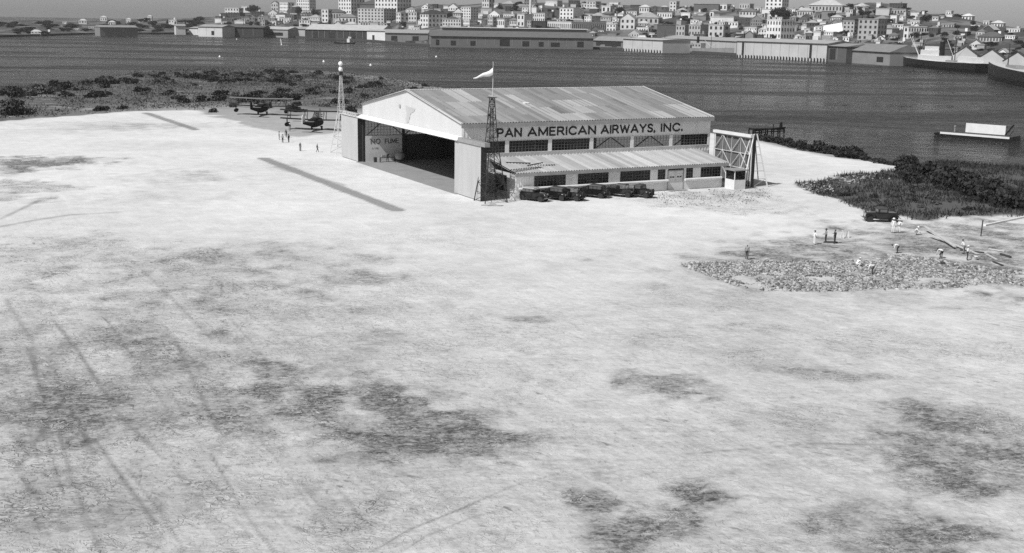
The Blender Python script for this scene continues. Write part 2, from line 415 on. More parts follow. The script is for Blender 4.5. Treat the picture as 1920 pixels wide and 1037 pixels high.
    for nm, arr in (("stain", stain), ("rough", rough), ("scrub", scrub), ("grass", grass), ("dull", dull), ("dry", dry), ("track", track)):
        me.attributes.new(nm, 'FLOAT', 'POINT').data.foreach_set("value", arr.astype(np.float32).ravel())
    me.update(); me.validate()
    t = NT("field_soil")
    p = t.pos(); pr = t.pos((0.35, 1.0, 1), rad(12))
    big = t.noise(p, 0.035, 5, .6); med = t.noise(p, 0.35, 6, .62, .4); fine = t.noise(p, 2.2, 6, .65, .6)
    strk = t.noise(pr, 1.1, 7, .68, 1.2); strk2 = t.noise(t.pos((1, .22, 1), rad(-24)), .9, 6, .65, .8)
    st, ro, scr, gra = (t.attr(a) for a in ("stain", "rough", "scrub", "grass"))
    base = t.math('ADD', t.math('SUBTRACT', 0.635, t.math('MULTIPLY', t.attr('dull'), .155)), t.math('MULTIPLY', t.math('SUBTRACT', big, .5), .38))
    base = t.math('ADD', base, t.math('MULTIPLY', t.math('SUBTRACT', med, .5), .30))
    base = t.math('ADD', base, t.math('MULTIPLY', t.math('SUBTRACT', strk, .5), t.math('ADD', .16, t.math('MULTIPLY', t.attr('dull'), .3))))
    base = t.math('ADD', base, t.math('MULTIPLY', t.math('SUBTRACT', fine, .5), t.math('ADD', .12, t.math('MULTIPLY', t.attr('dull'), .22))))
    # grader passes, all parallel to the hangar front
    gd = math.atan2(-.884, .468)
    s1 = t.noise(t.along(gd, (.05, 1, 1)), 1.1, 4, .6, .15); s2 = t.noise(t.along(gd + .06, (.035, 1, 1)), 3.2, 3, .6, .1); s3 = t.noise(t.along(gd - .25, (.05, 1, 1)), 2.0, 3, .6, .2)
    dl = t.attr('dull')
    base = t.math('ADD', base, t.math('MULTIPLY', t.math('SUBTRACT', s1, .5), t.math('ADD', .08, t.math('MULTIPLY', dl, .13))))
    base = t.math('ADD', base, t.math('MULTIPLY', t.math('SUBTRACT', s2, .5), t.math('ADD', .04, t.math('MULTIPLY', dl, .12))))
    scr_ = t.math('MULTIPLY', t.math('MAXIMUM', t.step(s2, .58, .72), t.step(s3, .60, .74)), t.math('MULTIPLY', t.step(t.noise(p, .12, 4, .6, .6), .40, .62), t.math('ADD', .08, ro)))
    base = t.mix(t.math('MULTIPLY', scr_, .75, clamp=True), base, .16)
    # damp, darker soil where stained; never solid, broken up by clods and drag marks
    nc_ = t.step(t.noise(p, 1.7, 7, .75, 1.0), .36, .62); nm_ = t.step(t.noise(t.along(gd + 1.2, (.4, 1, 1)), .7, 6, .68, .8), .34, .64)
    nf_ = t.step(t.noise(p, 6.0, 4, .7, .5), .38, .62)
    sf = t.math('MULTIPLY', st, t.math('ADD', t.math('ADD', .12, t.math('MULTIPLY', nc_, .45)), t.math('ADD', t.math('MULTIPLY', nm_, .40), t.math('MULTIPLY', nf_, .22))), clamp=True)
    c = t.mix(t.math('MULTIPLY', t.math('MINIMUM', t.math('MULTIPLY', sf, 1.5), 1.0), .9), base, t.math('ADD', .02, t.math('MULTIPLY', t.step(t.noise(t.along(gd + 1.3, (.5, 1, 1)), 3.0, 6, .72, .8), .38, .68), .26)))
    # short drag marks and clods, dark and light
    d1 = t.noise(t.along(gd + .5, (.3, 1, 1)), 2.4, 4, .65, .6); d2 = t.noise(t.along(gd - .3, (.35, 1, 1)), 4.5, 3, .65, .5)
    am = t.math('MULTIPLY', t.math('ADD', .16, t.math('MULTIPLY', dl, .8)), t.step(t.noise(p, .16, 5, .65, .6), .38, .60, .12, 1.0))
    c = t.mix(t.math('MULTIPLY', t.math('MAXIMUM', t.step(d1, .57, .70), t.math('MULTIPLY', t.step(d2, .58, .72), .8)), t.math('MULTIPLY', am, .8)), c, 0.13)
    c = t.mix(t.math('MULTIPLY', t.step(d1, .43, .30), t.math('MULTIPLY', am, .35)), c, 0.74)
    c = t.mix(t.math('MULTIPLY', t.attr('track'), t.math('ADD', .55, t.math('MULTIPLY', fine, .5))), c, 0.11)
    # clods, crescent scrapes and worm-like ridges left by the grading
    fl = t.step(strk, .56, .66); fl2 = t.step(t.noise(p, 1.3, 5, .7, 1.5), .57, .66)
    wn_ = t.noise(t.pos((.7, 1.1, 1), rad(-15)), .85, 2.5, .5, 1.6); ridge = t.step(t.math('ABSOLUTE', t.math('SUBTRACT', wn_, .5)), .0, .028, 1.0, 0.0)
    wn2 = t.noise(t.pos((.5, 1.2, 1), rad(10)), 1.7, 2, .5, 1.2); ridge2 = t.step(t.math('ABSOLUTE', t.math('SUBTRACT', wn2, .46)), .0, .03, 1.0, 0.0)
    rm = t.step(t.noise(p, .22, 4, .6, .5), .42, .58)
    rg = t.math('MULTIPLY', t.math('MAXIMUM', ridge, t.math('MULTIPLY', ridge2, .8)), rm)
    fk = t.math('MULTIPLY', t.math('MAXIMUM', t.math('MAXIMUM', t.math('MULTIPLY', fl, .55), fl2), t.math('MULTIPLY', rg, 1.3)), ro, clamp=True)
    c = t.mix(t.math('MULTIPLY', fk, .78), c, 0.09)
    lite = t.math('MULTIPLY', t.math('MULTIPLY', t.step(t.math('ABSOLUTE', t.math('SUBTRACT', wn_, .547)), .0, .022, 1.0, 0.0), rm), ro, clamp=True)
    c = t.mix(t.math('MULTIPLY', lite, .6), c, 0.72)
    # scrub soil: dry grass tones with bare sand showing
    sg = t.math('ADD', t.math('ADD', .085, t.math('MULTIPLY', t.attr('dry'), .24)), t.math('MULTIPLY', t.math('SUBTRACT', med, .35), .22))
    sand = t.step(t.noise(t.pos((.5, 1.6, 1)), .09, 6, .6, .5), .57, .66)
    sg = t.mix(t.math('MULTIPLY', sand, .7), sg, .34)
    sg = t.mix(gra, sg, t.math('ADD', .06, t.math('MULTIPLY', fine, .08)))
    c = t.mix(scr, c, sg)
    t.color(c); t.b.inputs["Roughness"].default_value = .95; t.b.inputs["Specular IOR Level"].default_value = .1
    h = t.math('ADD', t.math('MULTIPLY', t.math('ADD', fk, t.math('MULTIPLY', fine, .6)), 1.0), t.math('MULTIPLY', strk, .5))
    t.bump(h, .6, .14)
    me.materials.append(t.m)
    return tag(link("ground", me), "pale graded airfield ground with dark damp stains and wheel tracks", kind="structure")
build_ground()

def build_water():
    me = bpy.data.meshes.new("water")
    R, n = 5000.0, 96
    vs = [(0, 0, WATER_Z)] + [(R * math.sin(2 * math.pi * k / n), R * math.cos(2 * math.pi * k / n), WATER_Z) for k in range(n)]
    me.from_pydata(vs, [], [(0, 1 + (k + 1) % n, 1 + k) for k in range(n)])
    t = NT("harbour_water")
    p = t.pos((1, 1.5, 1), rad(-20)); p2 = t.pos((.25, 1, 1), rad(6))
    w = t.math('ADD', t.noise(p, .55, 4, .6, .6), t.math('MULTIPLY', t.noise(p, .12, 3, .5, .4), 1.6))
    lane = t.noise(p2, .02, 5, .6, .6)
    t.color(t.math('ADD', t.math('ADD', .0, t.math('MULTIPLY', lane, .035)), t.math('MULTIPLY', t.step(t.noise(p, .22, 5, .65, .8), .42, .66), .045)))
    t.val(t.step(lane, .35, .66, .10, .42), t.b.inputs["Roughness"])
    t.b.inputs["IOR"].default_value = 1.33
    t.bump(w, 1.0, 4.0)
    me.materials.append(t.m)
    return tag(link("water", me), "dark rippled harbour water", kind="structure")
build_water()

# ------------------------------------------------------------------ the far shore and the hill of the town
SH_X = [-300, -100, 0, 190, 400, 540, 700, 810, 1105, 1235, 1380, 1552, 1690, 1840, 1920, 2020, 2200]
SH_Y = [77, 73, 70, 64.0, 64.5, 67, 75, 84, 88, 92, 100, 108, 114, 129, 140, 158, 190]
CR_X = [-300, 0, 120, 200, 330, 400, 440, 560, 700, 820, 960, 1100, 1200, 1300, 1450, 1520, 1600, 1660, 1750, 1850, 1920, 2020, 2200]
CR_Y = [46, 42, 37, 38, 34, 31, 24, 19, 16, 8, 6, 7, 13, 15, 17, 14, 8, 9, 25, 48, 58, 70, 90]
def hill(px, t):
    s0 = G(px, float(np.interp(px, SH_X, SH_Y)), WATER_Z)
    d0 = math.hypot(s0.x, s0.y); ex = float(np.interp(px, [0, 400, 900, 1600, 2000], [900, 620, 480, 420, 420]))
    k = (d0 + ex * t) / d0; X, Y = s0.x * k, s0.y * k
    k1 = (d0 + ex) / d0; zc = at(px, float(np.interp(px, CR_X, CR_Y)), s0.y * k1).z
    g = np.interp(t, [0, .10, .35, .7, 1.0, 1.6], [0, 0, .28, .7, 1.0, .2])
    return Vector((X, Y, 0.9 + (zc - .9) * float(g)))
_hc = {}
def hill_at(px, py):
    key = round(px / 4)
    if key not in _hc:
        ts = np.linspace(0, 1, 81); _hc[key] = (ts, np.array([PX(hill(key * 4, float(t)))[1] for t in ts]))
    ts, ys = _hc[key]
    i = np.nonzero(ys <= py)[0]
    if len(i) == 0: return hill(px, 1.0)
    i = i[0]
    if i == 0: return hill(px, 0.0)
    t = ts[i - 1] + (ts[i] - ts[i - 1]) * (ys[i - 1] - py) / max(1e-6, ys[i - 1] - ys[i])
    return hill(px, float(t))
def build_hill():
    xs = np.linspace(-300, 2200, 126); ts = np.concatenate([np.linspace(0, 1, 34), [1.15, 1.35, 1.6]])
    vs, fs = [], []
    for x in xs:
        p = hill(float(x), 0.0); vs.append((p.x, p.y, -3.0))
        for t in ts:
            p = hill(float(x), float(t)); nz = (vnoise(np.array(p.x / 40), np.array(p.y / 40), 3) - .5) * 5 * (t > .15)
            vs.append((p.x, p.y, p.z + float(nz)))
    m = len(ts) + 1
    for i in range(len(xs) - 1):
        for j in range(m - 1): fs.append((i * m + j, (i + 1) * m + j, (i + 1) * m + j + 1, i * m + j + 1))
    me = bpy.data.meshes.new("hill"); me.from_pydata(vs, [], fs)
    t = NT("hill_ground"); p = t.pos()
    a = t.noise(p, .02, 6, .65, .3); b = t.noise(p, .12, 5, .6)
    c = t.mix(t.step(a, .46, .62), .045, .16); c = t.math('MULTIPLY', c, t.math('ADD', .5, b))
    t.color(c); t.b.inputs["Roughness"].default_value = .95
    me.materials.append(t.m); me.update()
    return tag(link("hill", me), "hillside of the harbour town across the water", kind="structure")
build_hill()
# ------------------------------------------------------------------ hangar: local x runs back along the lettered side, y runs across the front to the far side
HX, HY, HTH = -7.8618, 175.8521, 1.0833
HRZ = math.pi / 2 - HTH
HW, HL, HE, HA = 41.83, 45.98, 10.53, 14.26
def hp(v, u, z=0.0):
    c, s = math.cos(HRZ), math.sin(HRZ); return Vector((HX + v * c - u * s, HY + v * s + u * c, z))
def corr(mb, a0, a1, b0, b1, plane, off, amp=.03, pitch=.42, mi=0, top=None):
    """ribbed sheet: ribs run along b. plane 'u': a=v,b=z at y=off; plane 'v': a=u,b=z at x=off; top(a) gives an uneven upper edge"""
    n = max(2, int(round((a1 - a0) / pitch * 4)))
    vs = []
    for i in range(n + 1):
        a = a0 + (a1 - a0) * i / n; d = amp * (1, 0, -1, 0)[i % 4]
        for b in (b0, b1 if top is None else top(a)):
            vs.append((a, off + d, b) if plane == 'u' else (off + d, a, b))
    mb.add(vs, [(2 * i, 2 * i + 2, 2 * i + 3, 2 * i + 1) for i in range(n)], mi)
    return mb

hangar = tag(empty("hangar", (HX, HY, 0), HRZ), "big white corrugated steel aircraft hangar with company lettering along its side", "hangar")
def hb(mb, name, mats, parent=None, **k): return mb.build(name, mats, parent or hangar, **k)

hb(MB().box(-1.2, HL + 1, -.3, HW + .3, -.4, .06), "floor_slab", "concrete")
# front gable over the door, and the rear one
def gtop(u): return HA - abs(u - HW / 2) * (HA - HE) / (HW / 2) - .06
g = corr(MB(), 0, HW, 8.45, 0, 'v', 0.0, .03, .5, top=gtop)
hb(g, "front_gable", "steel_white", fix=False)
g = corr(MB(), 0, HW, 8.1, 0, 'v', HL, .03, .5, top=gtop)
hb(g, "rear_gable", "steel_side", fix=False)
hb(MB().box(-1.1, -.04, -.5, HW + .5, 8.05, 8.12).add([(-1.1, -.5, 8.12), (-1.1, HW + .5, 8.12), (-.04, HW + .5, 8.62), (-.04, -.5, 8.62), (-1.1, -.5, 8.05), (-1.1, HW + .5, 8.05)], [(0, 3, 2, 1), (4, 0, 1, 5)]), "door_hood", "white_paint")
hb(MB().beam((-.05, -.35, gtop(0) + .02), (-.05, HW / 2, HA + .02), .16, .22).beam((-.05, HW / 2, HA + .02), (-.05, HW + .35, gtop(HW) + .02), .16, .22), "verge_trim", "light_steel")
# vent and peeled patch on the gable
hb(MB().tube((-.04, 24.1, 11.4), (-.12, 24.1, 11.4), .32, .32, 12), "round_vent", "grey_trim")
pat = MB().prism([(21.7, 11.6), (17.6, 11.4), (18.2, 10.9), (19.4, 10.6), (19.9, 9.9), (20.4, 9.0), (21.3, 8.8), (21.5, 9.6), (21.1, 10.4), (21.6, 11.0)], 'x', -.045, -.05)
hb(pat, "peeled_patch", "bare_patch", fix=True)

# roof: deck, ridge, fascia, then the sheets one by one
ang = math.atan2(HA - HE, HW / 2 + .45); SL = math.hypot(HA - HE, HW / 2 + .45)
dk = MB().add([(-.3, -.45, HE - .12), (HL + .3, -.45, HE - .12), (HL + .3, HW / 2, HA - .12), (-.3, HW / 2, HA - .12), (HL + .3, HW + .45, HE - .12), (-.3, HW + .45, HE - .12)], [(0, 1, 2, 3), (3, 2, 4, 5)])
roof = hb(dk, "roof", "grey_steel", fix=False)
hb(corr(MB(), -.35, HL + .35, 0, 0, 'u', 0) if False else MB().add([(-.35, HW / 2, HA), (HL + .35, HW / 2, HA), (HL + .35, HW + .5, HE - .02), (-.35, HW + .5, HE - .02)], [(0, 1, 2, 3)]), "far_slope", "steel_side", roof, fix=False)
hb(MB().beam((-.36, HW / 2, HA + .05), (HL + .36, HW / 2, HA + .05), .7, .06), "ridge_cap", "steel_side", roof)
hb(MB().box(-.35, HL + .35, -.6, -.48, HE - .62, HE - .03), "fascia", "grey_trim", roof)
hb(MB().beam((HL + .33, -.5, HE + .03), (HL + .33, HW / 2, HA + .07), .12, .16), "verge_trim", "light_steel", roof)
hb(MB().beam((-.34, -.5, HE + .03), (-.34, HW / 2, HA + .07), .10, .14), "verge_trim", "light_steel", roof)
def sheet_mesh(w, l, amp=.10, n=8):
    vs = []
    for i in range(n + 1):
        x = w * 1.02 * i / n
        z = amp * (1 if i % 4 == 0 else (-.4 if i % 4 == 2 else .2))
        vs += [(x, 0, z), (x, l * 1.01, z)]
    me = bpy.data.meshes.new("roof_sheet"); me.from_pydata(vs, [], [(2 * i, 2 * i + 2, 2 * i + 3, 2 * i + 1) for i in range(n)])
    me.materials.append(MAT["steel_sheet"]); me.update(); return me
NC, NR = 48, 5
sm = sheet_mesh((HL + .7) / NC, SL / NR)
tone_c = [0.165 + .09 * random.random() for _ in range(NC)]
for i in range(NC):
    for j in range(NR):
        o = link("roof_sheet", sm, roof, (-.35 + i * (HL + .7) / NC, -.5 + (HW / 2 + .45) * j / NR, HE + (HA - HE) * j / NR + .02 - .012 * (j % 2)), (ang, 0, 0))
        t = tone_c[i] + random.uniform(-.02, .02)
        if random.random() < .06: t += .06
        if random.random() < .06: t -= .05
        for (a, b, c, d, e) in ((6, 10, 3, 4, .62), (3, 7, 1, 2, .55), (16, 18, 2, 3, .62), (23, 27, 1, 2, .58), (26, 30, 2, 2, .56), (43, 48, 0, 1, .60), (37, 40, 0, 0, .60), (17, 20, 0, 1, .54), (9, 13, 1, 1, .33), (20, 24, 0, 0, .56)):
            if a <= i < b and c <= j <= d: t = (e * .66) * .6 + t * .4
        o.color = (t, t, t, 1)
sm_ = MB()
for i in range(NC + 1):
    if random.random() < .75:
        x = -.35 + i * (HL + .7) / NC; a_, b_ = sorted((random.choice((0, 0, .2, .4)), random.choice((1, 1, .8, .6))))
        sm_.beam((x, -.5 + (HW / 2 + .45) * a_, HE + (HA - HE) * a_ + .13), (x, -.5 + (HW / 2 + .45) * b_, HE + (HA - HE) * b_ + .13), random.uniform(.05, .13), .05)
hb(sm_, "seams", "grey_steel", roof)["kind"] = "stuff"
hb(MB().lathe([(.0, 0), (.28, 0), (.28, .28), (.36, .3), (.36, .38), (0, .5)]), "roof_vent", "dark_steel", roof, loc=(6.2, 3.2, HE + .62))
hb(MB().box(-.5, .5, -.35, .35, 0, .12), "roof_hatch", "white_paint", roof, loc=(16.6, 10.6, HE + 1.98), rot=(ang, 0, 0))

# lettered side wall (y = 0): sign band, sill band, piers, windows
sw = hb(corr(MB(), 0, HL, 7.76, HE - .1, 'u', 0, .025, .6), "side_wall", "steel_side", fix=False)
hb(corr(MB(), 0, HL, 4.9, 5.9, 'u', 0, .025, .6), "sill_band", "steel_side", fix=False)
hb(MB().box(0, HL, -.10, .02, 5.86, 5.94), "sill", "white_paint")
hb(MB().box(0, HL, -.08, .02, 7.72, 7.80), "head_trim", "white_paint")
hb(MB().box(0, HL, .0, .1, -.2, 4.95), "lower_wall", "inner_wall")
WINS = [(0.75, 7.29), (7.97, 14.83), (15.5, 22.39), (23.08, 30.1), (30.71, 37.72), (38.36, 45.5)]
for a, b in [(0, .75)] + [(WINS[i][1], WINS[i + 1][0]) for i in range(5)] + [(45.5, HL)]:
    hb(MB().box(a, b, -.06, .08, 5.9, 7.78), "pier", "steel_side")
def window(v0, v1, z0, z1, y, nc, nr, parent=None, name="window", m="glass", axis='u', mt="muntin", bar=.045):
    def B(mb, a0, a1, b0, b1, c0, c1):
        return mb.box(a0, a1, c0, c1, b0, b1) if axis == 'u' else mb.box(c0, c1, a0, a1, b0, b1)
    w = (B(MB(), v0, v1, z0, z1, y - .008, y + .008)).build(name, m, parent or hangar)
    fr = MB()
    for i in range(nc + 1):
        x = v0 + (v1 - v0) * i / nc; t = bar * (1.8 if i in (0, nc) or i % 4 == 0 else 1)
        B(fr, x - t / 2, x + t / 2, z0, z1, y - .045, y + .03)
    for j in range(nr + 1):
        z = z0 + (z1 - z0) * j / nr; t = bar * (1.8 if j in (0, nr) else 1)
        B(fr, v0, v1, z - t / 2, z + t / 2, y - .05, y + .035)
    f = fr.build("frame", mt, w); f["kind"] = "stuff"
    return w
for a, b in WINS:
    window(a, b, 5.94, 7.72, .03, 12, 4)
    m = (a + b) / 2
    hb(MB().beam((a + .2, .5, 5.6), (m, .5, 7.7), .16).beam((m, .5, 7.7), (b - .2, .5, 5.6), .16), "brace", "dark_steel")
GLY = {'P': (.74, [[(0, 0), (0, 1)], [(0, 1), (.45, 1), (.62, .94), (.7, .8), (.7, .66), (.62, .52), (.45, .46), (0, .46)]]),
       'A': (.98, [[(0, 0), (.49, 1), (.98, 0)], [(.2, .3), (.78, .3)]]), 'N': (.82, [[(0, 0), (0, 1), (.82, 0), (.82, 1)]]),
       'M': (1.02, [[(0, 0), (0, 1), (.51, .12), (1.02, 1), (1.02, 0)]]), 'E': (.62, [[(.62, 1), (0, 1), (0, 0), (.62, 0)], [(0, .52), (.55, .52)]]),
       'R': (.78, [[(0, 0), (0, 1), (.48, 1), (.64, .94), (.7, .82), (.7, .68), (.62, .54), (.48, .48), (0, .48)], [(.4, .48), (.78, 0)]]), 'I': (.0, [[(0, 0), (0, 1)]]),
       'C': (.86, [[(.86, .82), (.74, .94), (.56, 1), (.36, .99), (.16, .88), (.04, .7), (0, .5), (.04, .3), (.16, .12), (.36, .01), (.56, 0), (.74, .06), (.86, .18)]]),
       'W': (1.25, [[(0, 1), (.31, 0), (.625, .9), (.94, 0), (1.25, 1)]]), 'Y': (.86, [[(0, 1), (.43, .48), (.86, 1)], [(.43, .48), (.43, 0)]]),
       'S': (.66, [[(.64, .84), (.52, .96), (.34, 1), (.14, .95), (.05, .82), (.06, .68), (.18, .57), (.45, .47), (.6, .37), (.66, .24), (.6, .1), (.46, .02), (.28, 0), (.1, .05), (0, .17)]]),
       ',': (.0, [[(0, .0), (0, .10)], [(0, 0), (-.07, -.12)]]), '.': (.0, [[(0, .0), (0, .12)]]),
       'O': (.94, [[(.47, 1), (.25, .96), (.08, .8), (0, .5), (.08, .2), (.25, .04), (.47, 0), (.69, .04), (.86, .2), (.94, .5), (.86, .8), (.69, .96), (.47, 1)]]),
       'F': (.58, [[(.58, 1), (0, 1), (0, 0)], [(0, .5), (.5, .5)]]), 'U': (.74, [[(0, 1), (0, .3), (.08, .1), (.24, 0), (.5, 0), (.66, .1), (.74, .3), (.74, 1)]]),
       'K': (.72, [[(0, 0), (0, 1)], [(.68, 1), (0, .42)], [(.24, .6), (.72, 0)]]), 'G': (.88, [[(.84, .84), (.7, .96), (.5, 1), (.3, .97), (.1, .82), (0, .5), (.1, .18), (.3, .03), (.52, 0), (.74, .06), (.86, .2), (.86, .46), (.55, .46)]])}
def sign(word, x0, x1, z0, z1, y, m, wt):
    """painted block letters, each its own thin plate"""
    gap = .34; adv = [GLY[c][0] for c in word]; tot = sum(adv) + gap * (len(word) - 1); h = z1 - z0; kx = (x1 - x0 - wt) / tot; x = x0 + wt / 2
    for c in word:
        mb = MB()
        for st in GLY[c][1]:
            for (ax, az), (bx, bz) in zip(st[:-1], st[1:]):
                A = Vector((x + ax * kx, 0, z0 + wt / 2 + az * (h - wt))); B = Vector((x + bx * kx, 0, z0 + wt / 2 + bz * (h - wt)))
                d = (B - A).normalized(); n = Vector((-d.z, 0, d.x)) * wt / 2; e = d * wt * .38
                q = [A - e - n, B + e - n, B + e + n, A - e + n]
                k = len(mb.v) // 8
                mb.add([(p.x, y - .004 * (k % 3), p.z) for p in q] + [(p.x, y - .025 - .004 * (k % 3), p.z) for p in q], CUBE_F)
        mb.build("letter", m, hangar)
        x += (GLY[c][0] + gap) * kx
for word, a, b in (("PAN", 5.85, 10.15), ("AMERICAN", 11.15, 23.5), ("AIRWAYS,", 24.4, 34.85), ("INC.", 35.95, 40.3)): sign(word, a, b, 8.26, 9.68, -.04, "black_ink", .27)

# far side wall (y = HW) seen from inside through the door, with its windows, columns and lettering
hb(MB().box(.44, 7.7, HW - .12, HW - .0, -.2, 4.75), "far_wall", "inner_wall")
hb(MB().box(7.7, HL, HW - .12, HW - .0, -.2, 4.75), "far_wall", "inner_shaded")  # same wall past the first bay, its shade painted in as a dark tone
hb(corr(MB(), 0, HL, 7.9, HE - .1, 'u', HW, .025, .6), "far_wall_top", "steel_side", fix=False)
for k in range(6):
    a = .3 + k * 7.55
    window(a + .15, a + 7.4, 4.8, 7.9, HW - .05, 12, 6)
    hb(MB().box(a + 7.28, a + 7.68, HW - .6, HW - .14, 0, HE - .6), "column", "dark_steel")
    hb(MB().beam((a + .3, HW - .35, 4.9), (a + 3.6, HW - .35, 7.5), .14).beam((a + 3.9, HW - .35, 7.5), (a + 7.2, HW - .35, 4.9), .14), "brace", "dark_steel")
hb(MB().box(.02, .42, HW - .10, HW + .5, 0, 8.1), "column", "dark_steel")
hb(MB().box(.02, .5, -.02, .45, 0, 8.1), "column", "dark_steel")
for word, a, b, z0, z1 in (("NO", 1.45, 3.35, 3.25, 4.15), ("FUME", 4.2, 6.9, 3.25, 4.15), ("NO", 8.3, 10.1, 3.15, 4.0), ("SMOKING", 10.9, 15.6, 3.15, 4.0)):
    sign(word, a, b, z0, z1, HW - .13, "ink_faded", .12)
text_mesh("A-108", 1.6, 2.9, 2.35, 2.65, HW - .14, hangar, "grey_trim", bold=.0)
# inner framing: roof trusses
for k in range(1, 6):
    v = .3 + k * 7.55
    tr = MB().beam((v, .5, 9.0), (v, HW - .5, 9.0), .2, .25).beam((v, .5, HE - .4), (v, HW / 2, HA - .5), .2).beam((v, HW / 2, HA - .5), (v, HW - .5, HE - .4), .2)
    for q in range(1, 12):
        u = q * HW / 12; tr.beam((v, u, 9.0), (v, u + HW / 24 * (1 if q % 2 else -1), gtop(u) - .5), .1)
    hb(tr, "roof_truss", "dark_steel")
# added dark panel across the interior, makes the shaded depth read black
hb(MB().box(17.5, 17.7, 9, HW - .6, 0, 5.2), "shade_panel", "inner_shaded")
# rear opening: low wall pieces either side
hb(MB().box(HL - .12, HL, 0, 8, 0, 8.1), "rear_wall", "inner_shaded")
hb(MB().box(HL - .12, HL, HW - 6, HW - .2, 0, 8.1), "rear_wall", "inner_shaded")

# sliding door leaves at the front, stacked open on both sides
def leaf_door(u0, u1, v, nm_label, seams):
    d = empty("hangar_door", (0, 0, 0)); d.parent = hangar
    n = seams
    for k in range(n):
        a, b = u0 + (u1 - u0) * k / n, u0 + (u1 - u0) * (k + 1) / n
        corr(MB(), min(a, b) + .015, max(a, b) - .015, .1, 7.95, 'v', v, .02, .3).build("door_panel", "door_steel", d, fix=False)
    lo, hi = min(u0, u1), max(u0, u1)
    MB().box(v + .05, v + .95, lo, hi, .08, 7.93).build("door_core", "dark_steel", d)
    MB().box(v - .06, v + .02, lo, lo + .1, .08, 7.98).box(v - .06, v + .02, hi - .1, hi, .08, 7.98).build("edge_strip", "light_steel", d)
    d["label"] = nm_label
    return d
leaf_door(.75, -8.0, -.75, "pale ribbed door leaves slid open beside the dark lattice tower", 6)
leaf_door(HW + .6, HW + 9.2, -.75, "pale ribbed door leaves slid open beside the beacon tower", 6)
# rails that carry the leaves beyond the building
hb(MB().box(-.95, -.1, -9.6, -.52, 8.0, 8.6), "door_rail", "grey_steel")
rl = MB().box(-.95, -.82, HW + .52, HW + 9.6, 8.06, 8.14).box(-.25, -.12, HW + .52, HW + 9.6, 8.06, 8.14).box(-.95, -.82, HW + .52, HW + 9.6, 8.6, 8.68).box(-.25, -.12, HW + .52, HW + 9.6, 8.6, 8.68)
for k in range(10):
    u = HW + .6 + k * .9
    rl.beam((-.88, u, 8.1), (-.88, u + .9, 8.64), .08).beam((-.88, u, 8.64), (-.18, u + .9, 8.64), .08).beam((-.18, u, 8.64), (-.18, u + .9, 8.1), .08)
hb(rl, "door_rail", "light_steel")
# rear right leaf with its open framing towards us
rd = empty("hangar_door"); rd.parent = hangar; rd["label"] = "open rear door leaf showing its diagonal steel framing"
for k in range(6): corr(MB(), -9.9 + k * 1.55, -9.9 + (k + 1) * 1.55 - .02, .1, 7.95, 'v', HL + .75, .02, .3).build("door_panel", "door_back", rd, fix=False)
fr = MB()
for z in (.3, 2.9, 5.3, 7.85): fr.beam((HL + .55, -9.9, z), (HL + .55, -.6, z), .1, .09)
for k in range(5):
    u = -9.9 + k * 2.325
    fr.beam((HL + .55, u, .2), (HL + .55, u, 7.9), .07)
for k in range(4):
    u = -9.9 + k * 2.325
    for z0, z1 in ((.3, 2.9), (2.9, 5.3), (5.3, 7.85)):
        a, b = (z0, z1) if k % 2 == 0 else (z1, z0)
        fr.beam((HL + .5, u, a), (HL + .5, u + 2.325, b), .085)
fr.build("door_frame", "light_steel", rd)
hb(MB().box(HL + .2, HL + .85, -10.4, -.52, 8.0, 8.45), "door_rail", "white_paint")

# lean-to along the lettered side
LU, LE, LA, LV0, LV1 = -8.6, 3.96, 5.23, 4.6, 42.3
ar = MB().add([(LV0 - .2, -.05, LA - .12), (LV1 + .9, -.05, LA - .12), (LV1 + .9, LU - .35, LE - .14), (LV0 - .2, LU - .35, LE - .14)], [(0, 1, 2, 3)])
aroof = hb(ar, "annex_roof", "grey_steel", fix=False)
ang2 = math.atan2(LA - LE, -LU + .4); SL2 = math.hypot(LA - LE, -LU + .4); NA = 43
sm2 = sheet_mesh((LV1 + 1.1 - LV0) / NA, SL2)
for i in range(NA):
    o = link("roof_sheet", sm2, aroof, (LV0 - .2 + i * (LV1 + 1.1 - LV0) / NA, LU - .4, LE + .0), (ang2, 0, 0))
    t = .34 + random.uniform(-.06, .06) + (.10 if i in (14, 26, 27, 33) else 0) - (.08 if i in (4, 8, 20) else 0); o.color = (t, t, t, 1)
hb(MB().box(LV0 - .2, LV1 + .9, LU - .46, LU - .36, LE - .5, LE - .03), "fascia", "grey_trim", aroof)
hb(MB().beam((5.8, -3.2, 4.86), (9.4, -4.4, 4.75), .16).beam((8.2, -5.6, 4.6), (11.6, -4.2, 4.72), .12), "loose_board", "wood_dark", aroof)
AW = [(7.8, 13.1), (15.25, 20.65), (22.8, 28.3), (29.75, 31.15), (35.2, 36.45), (38.05, 41.9)]
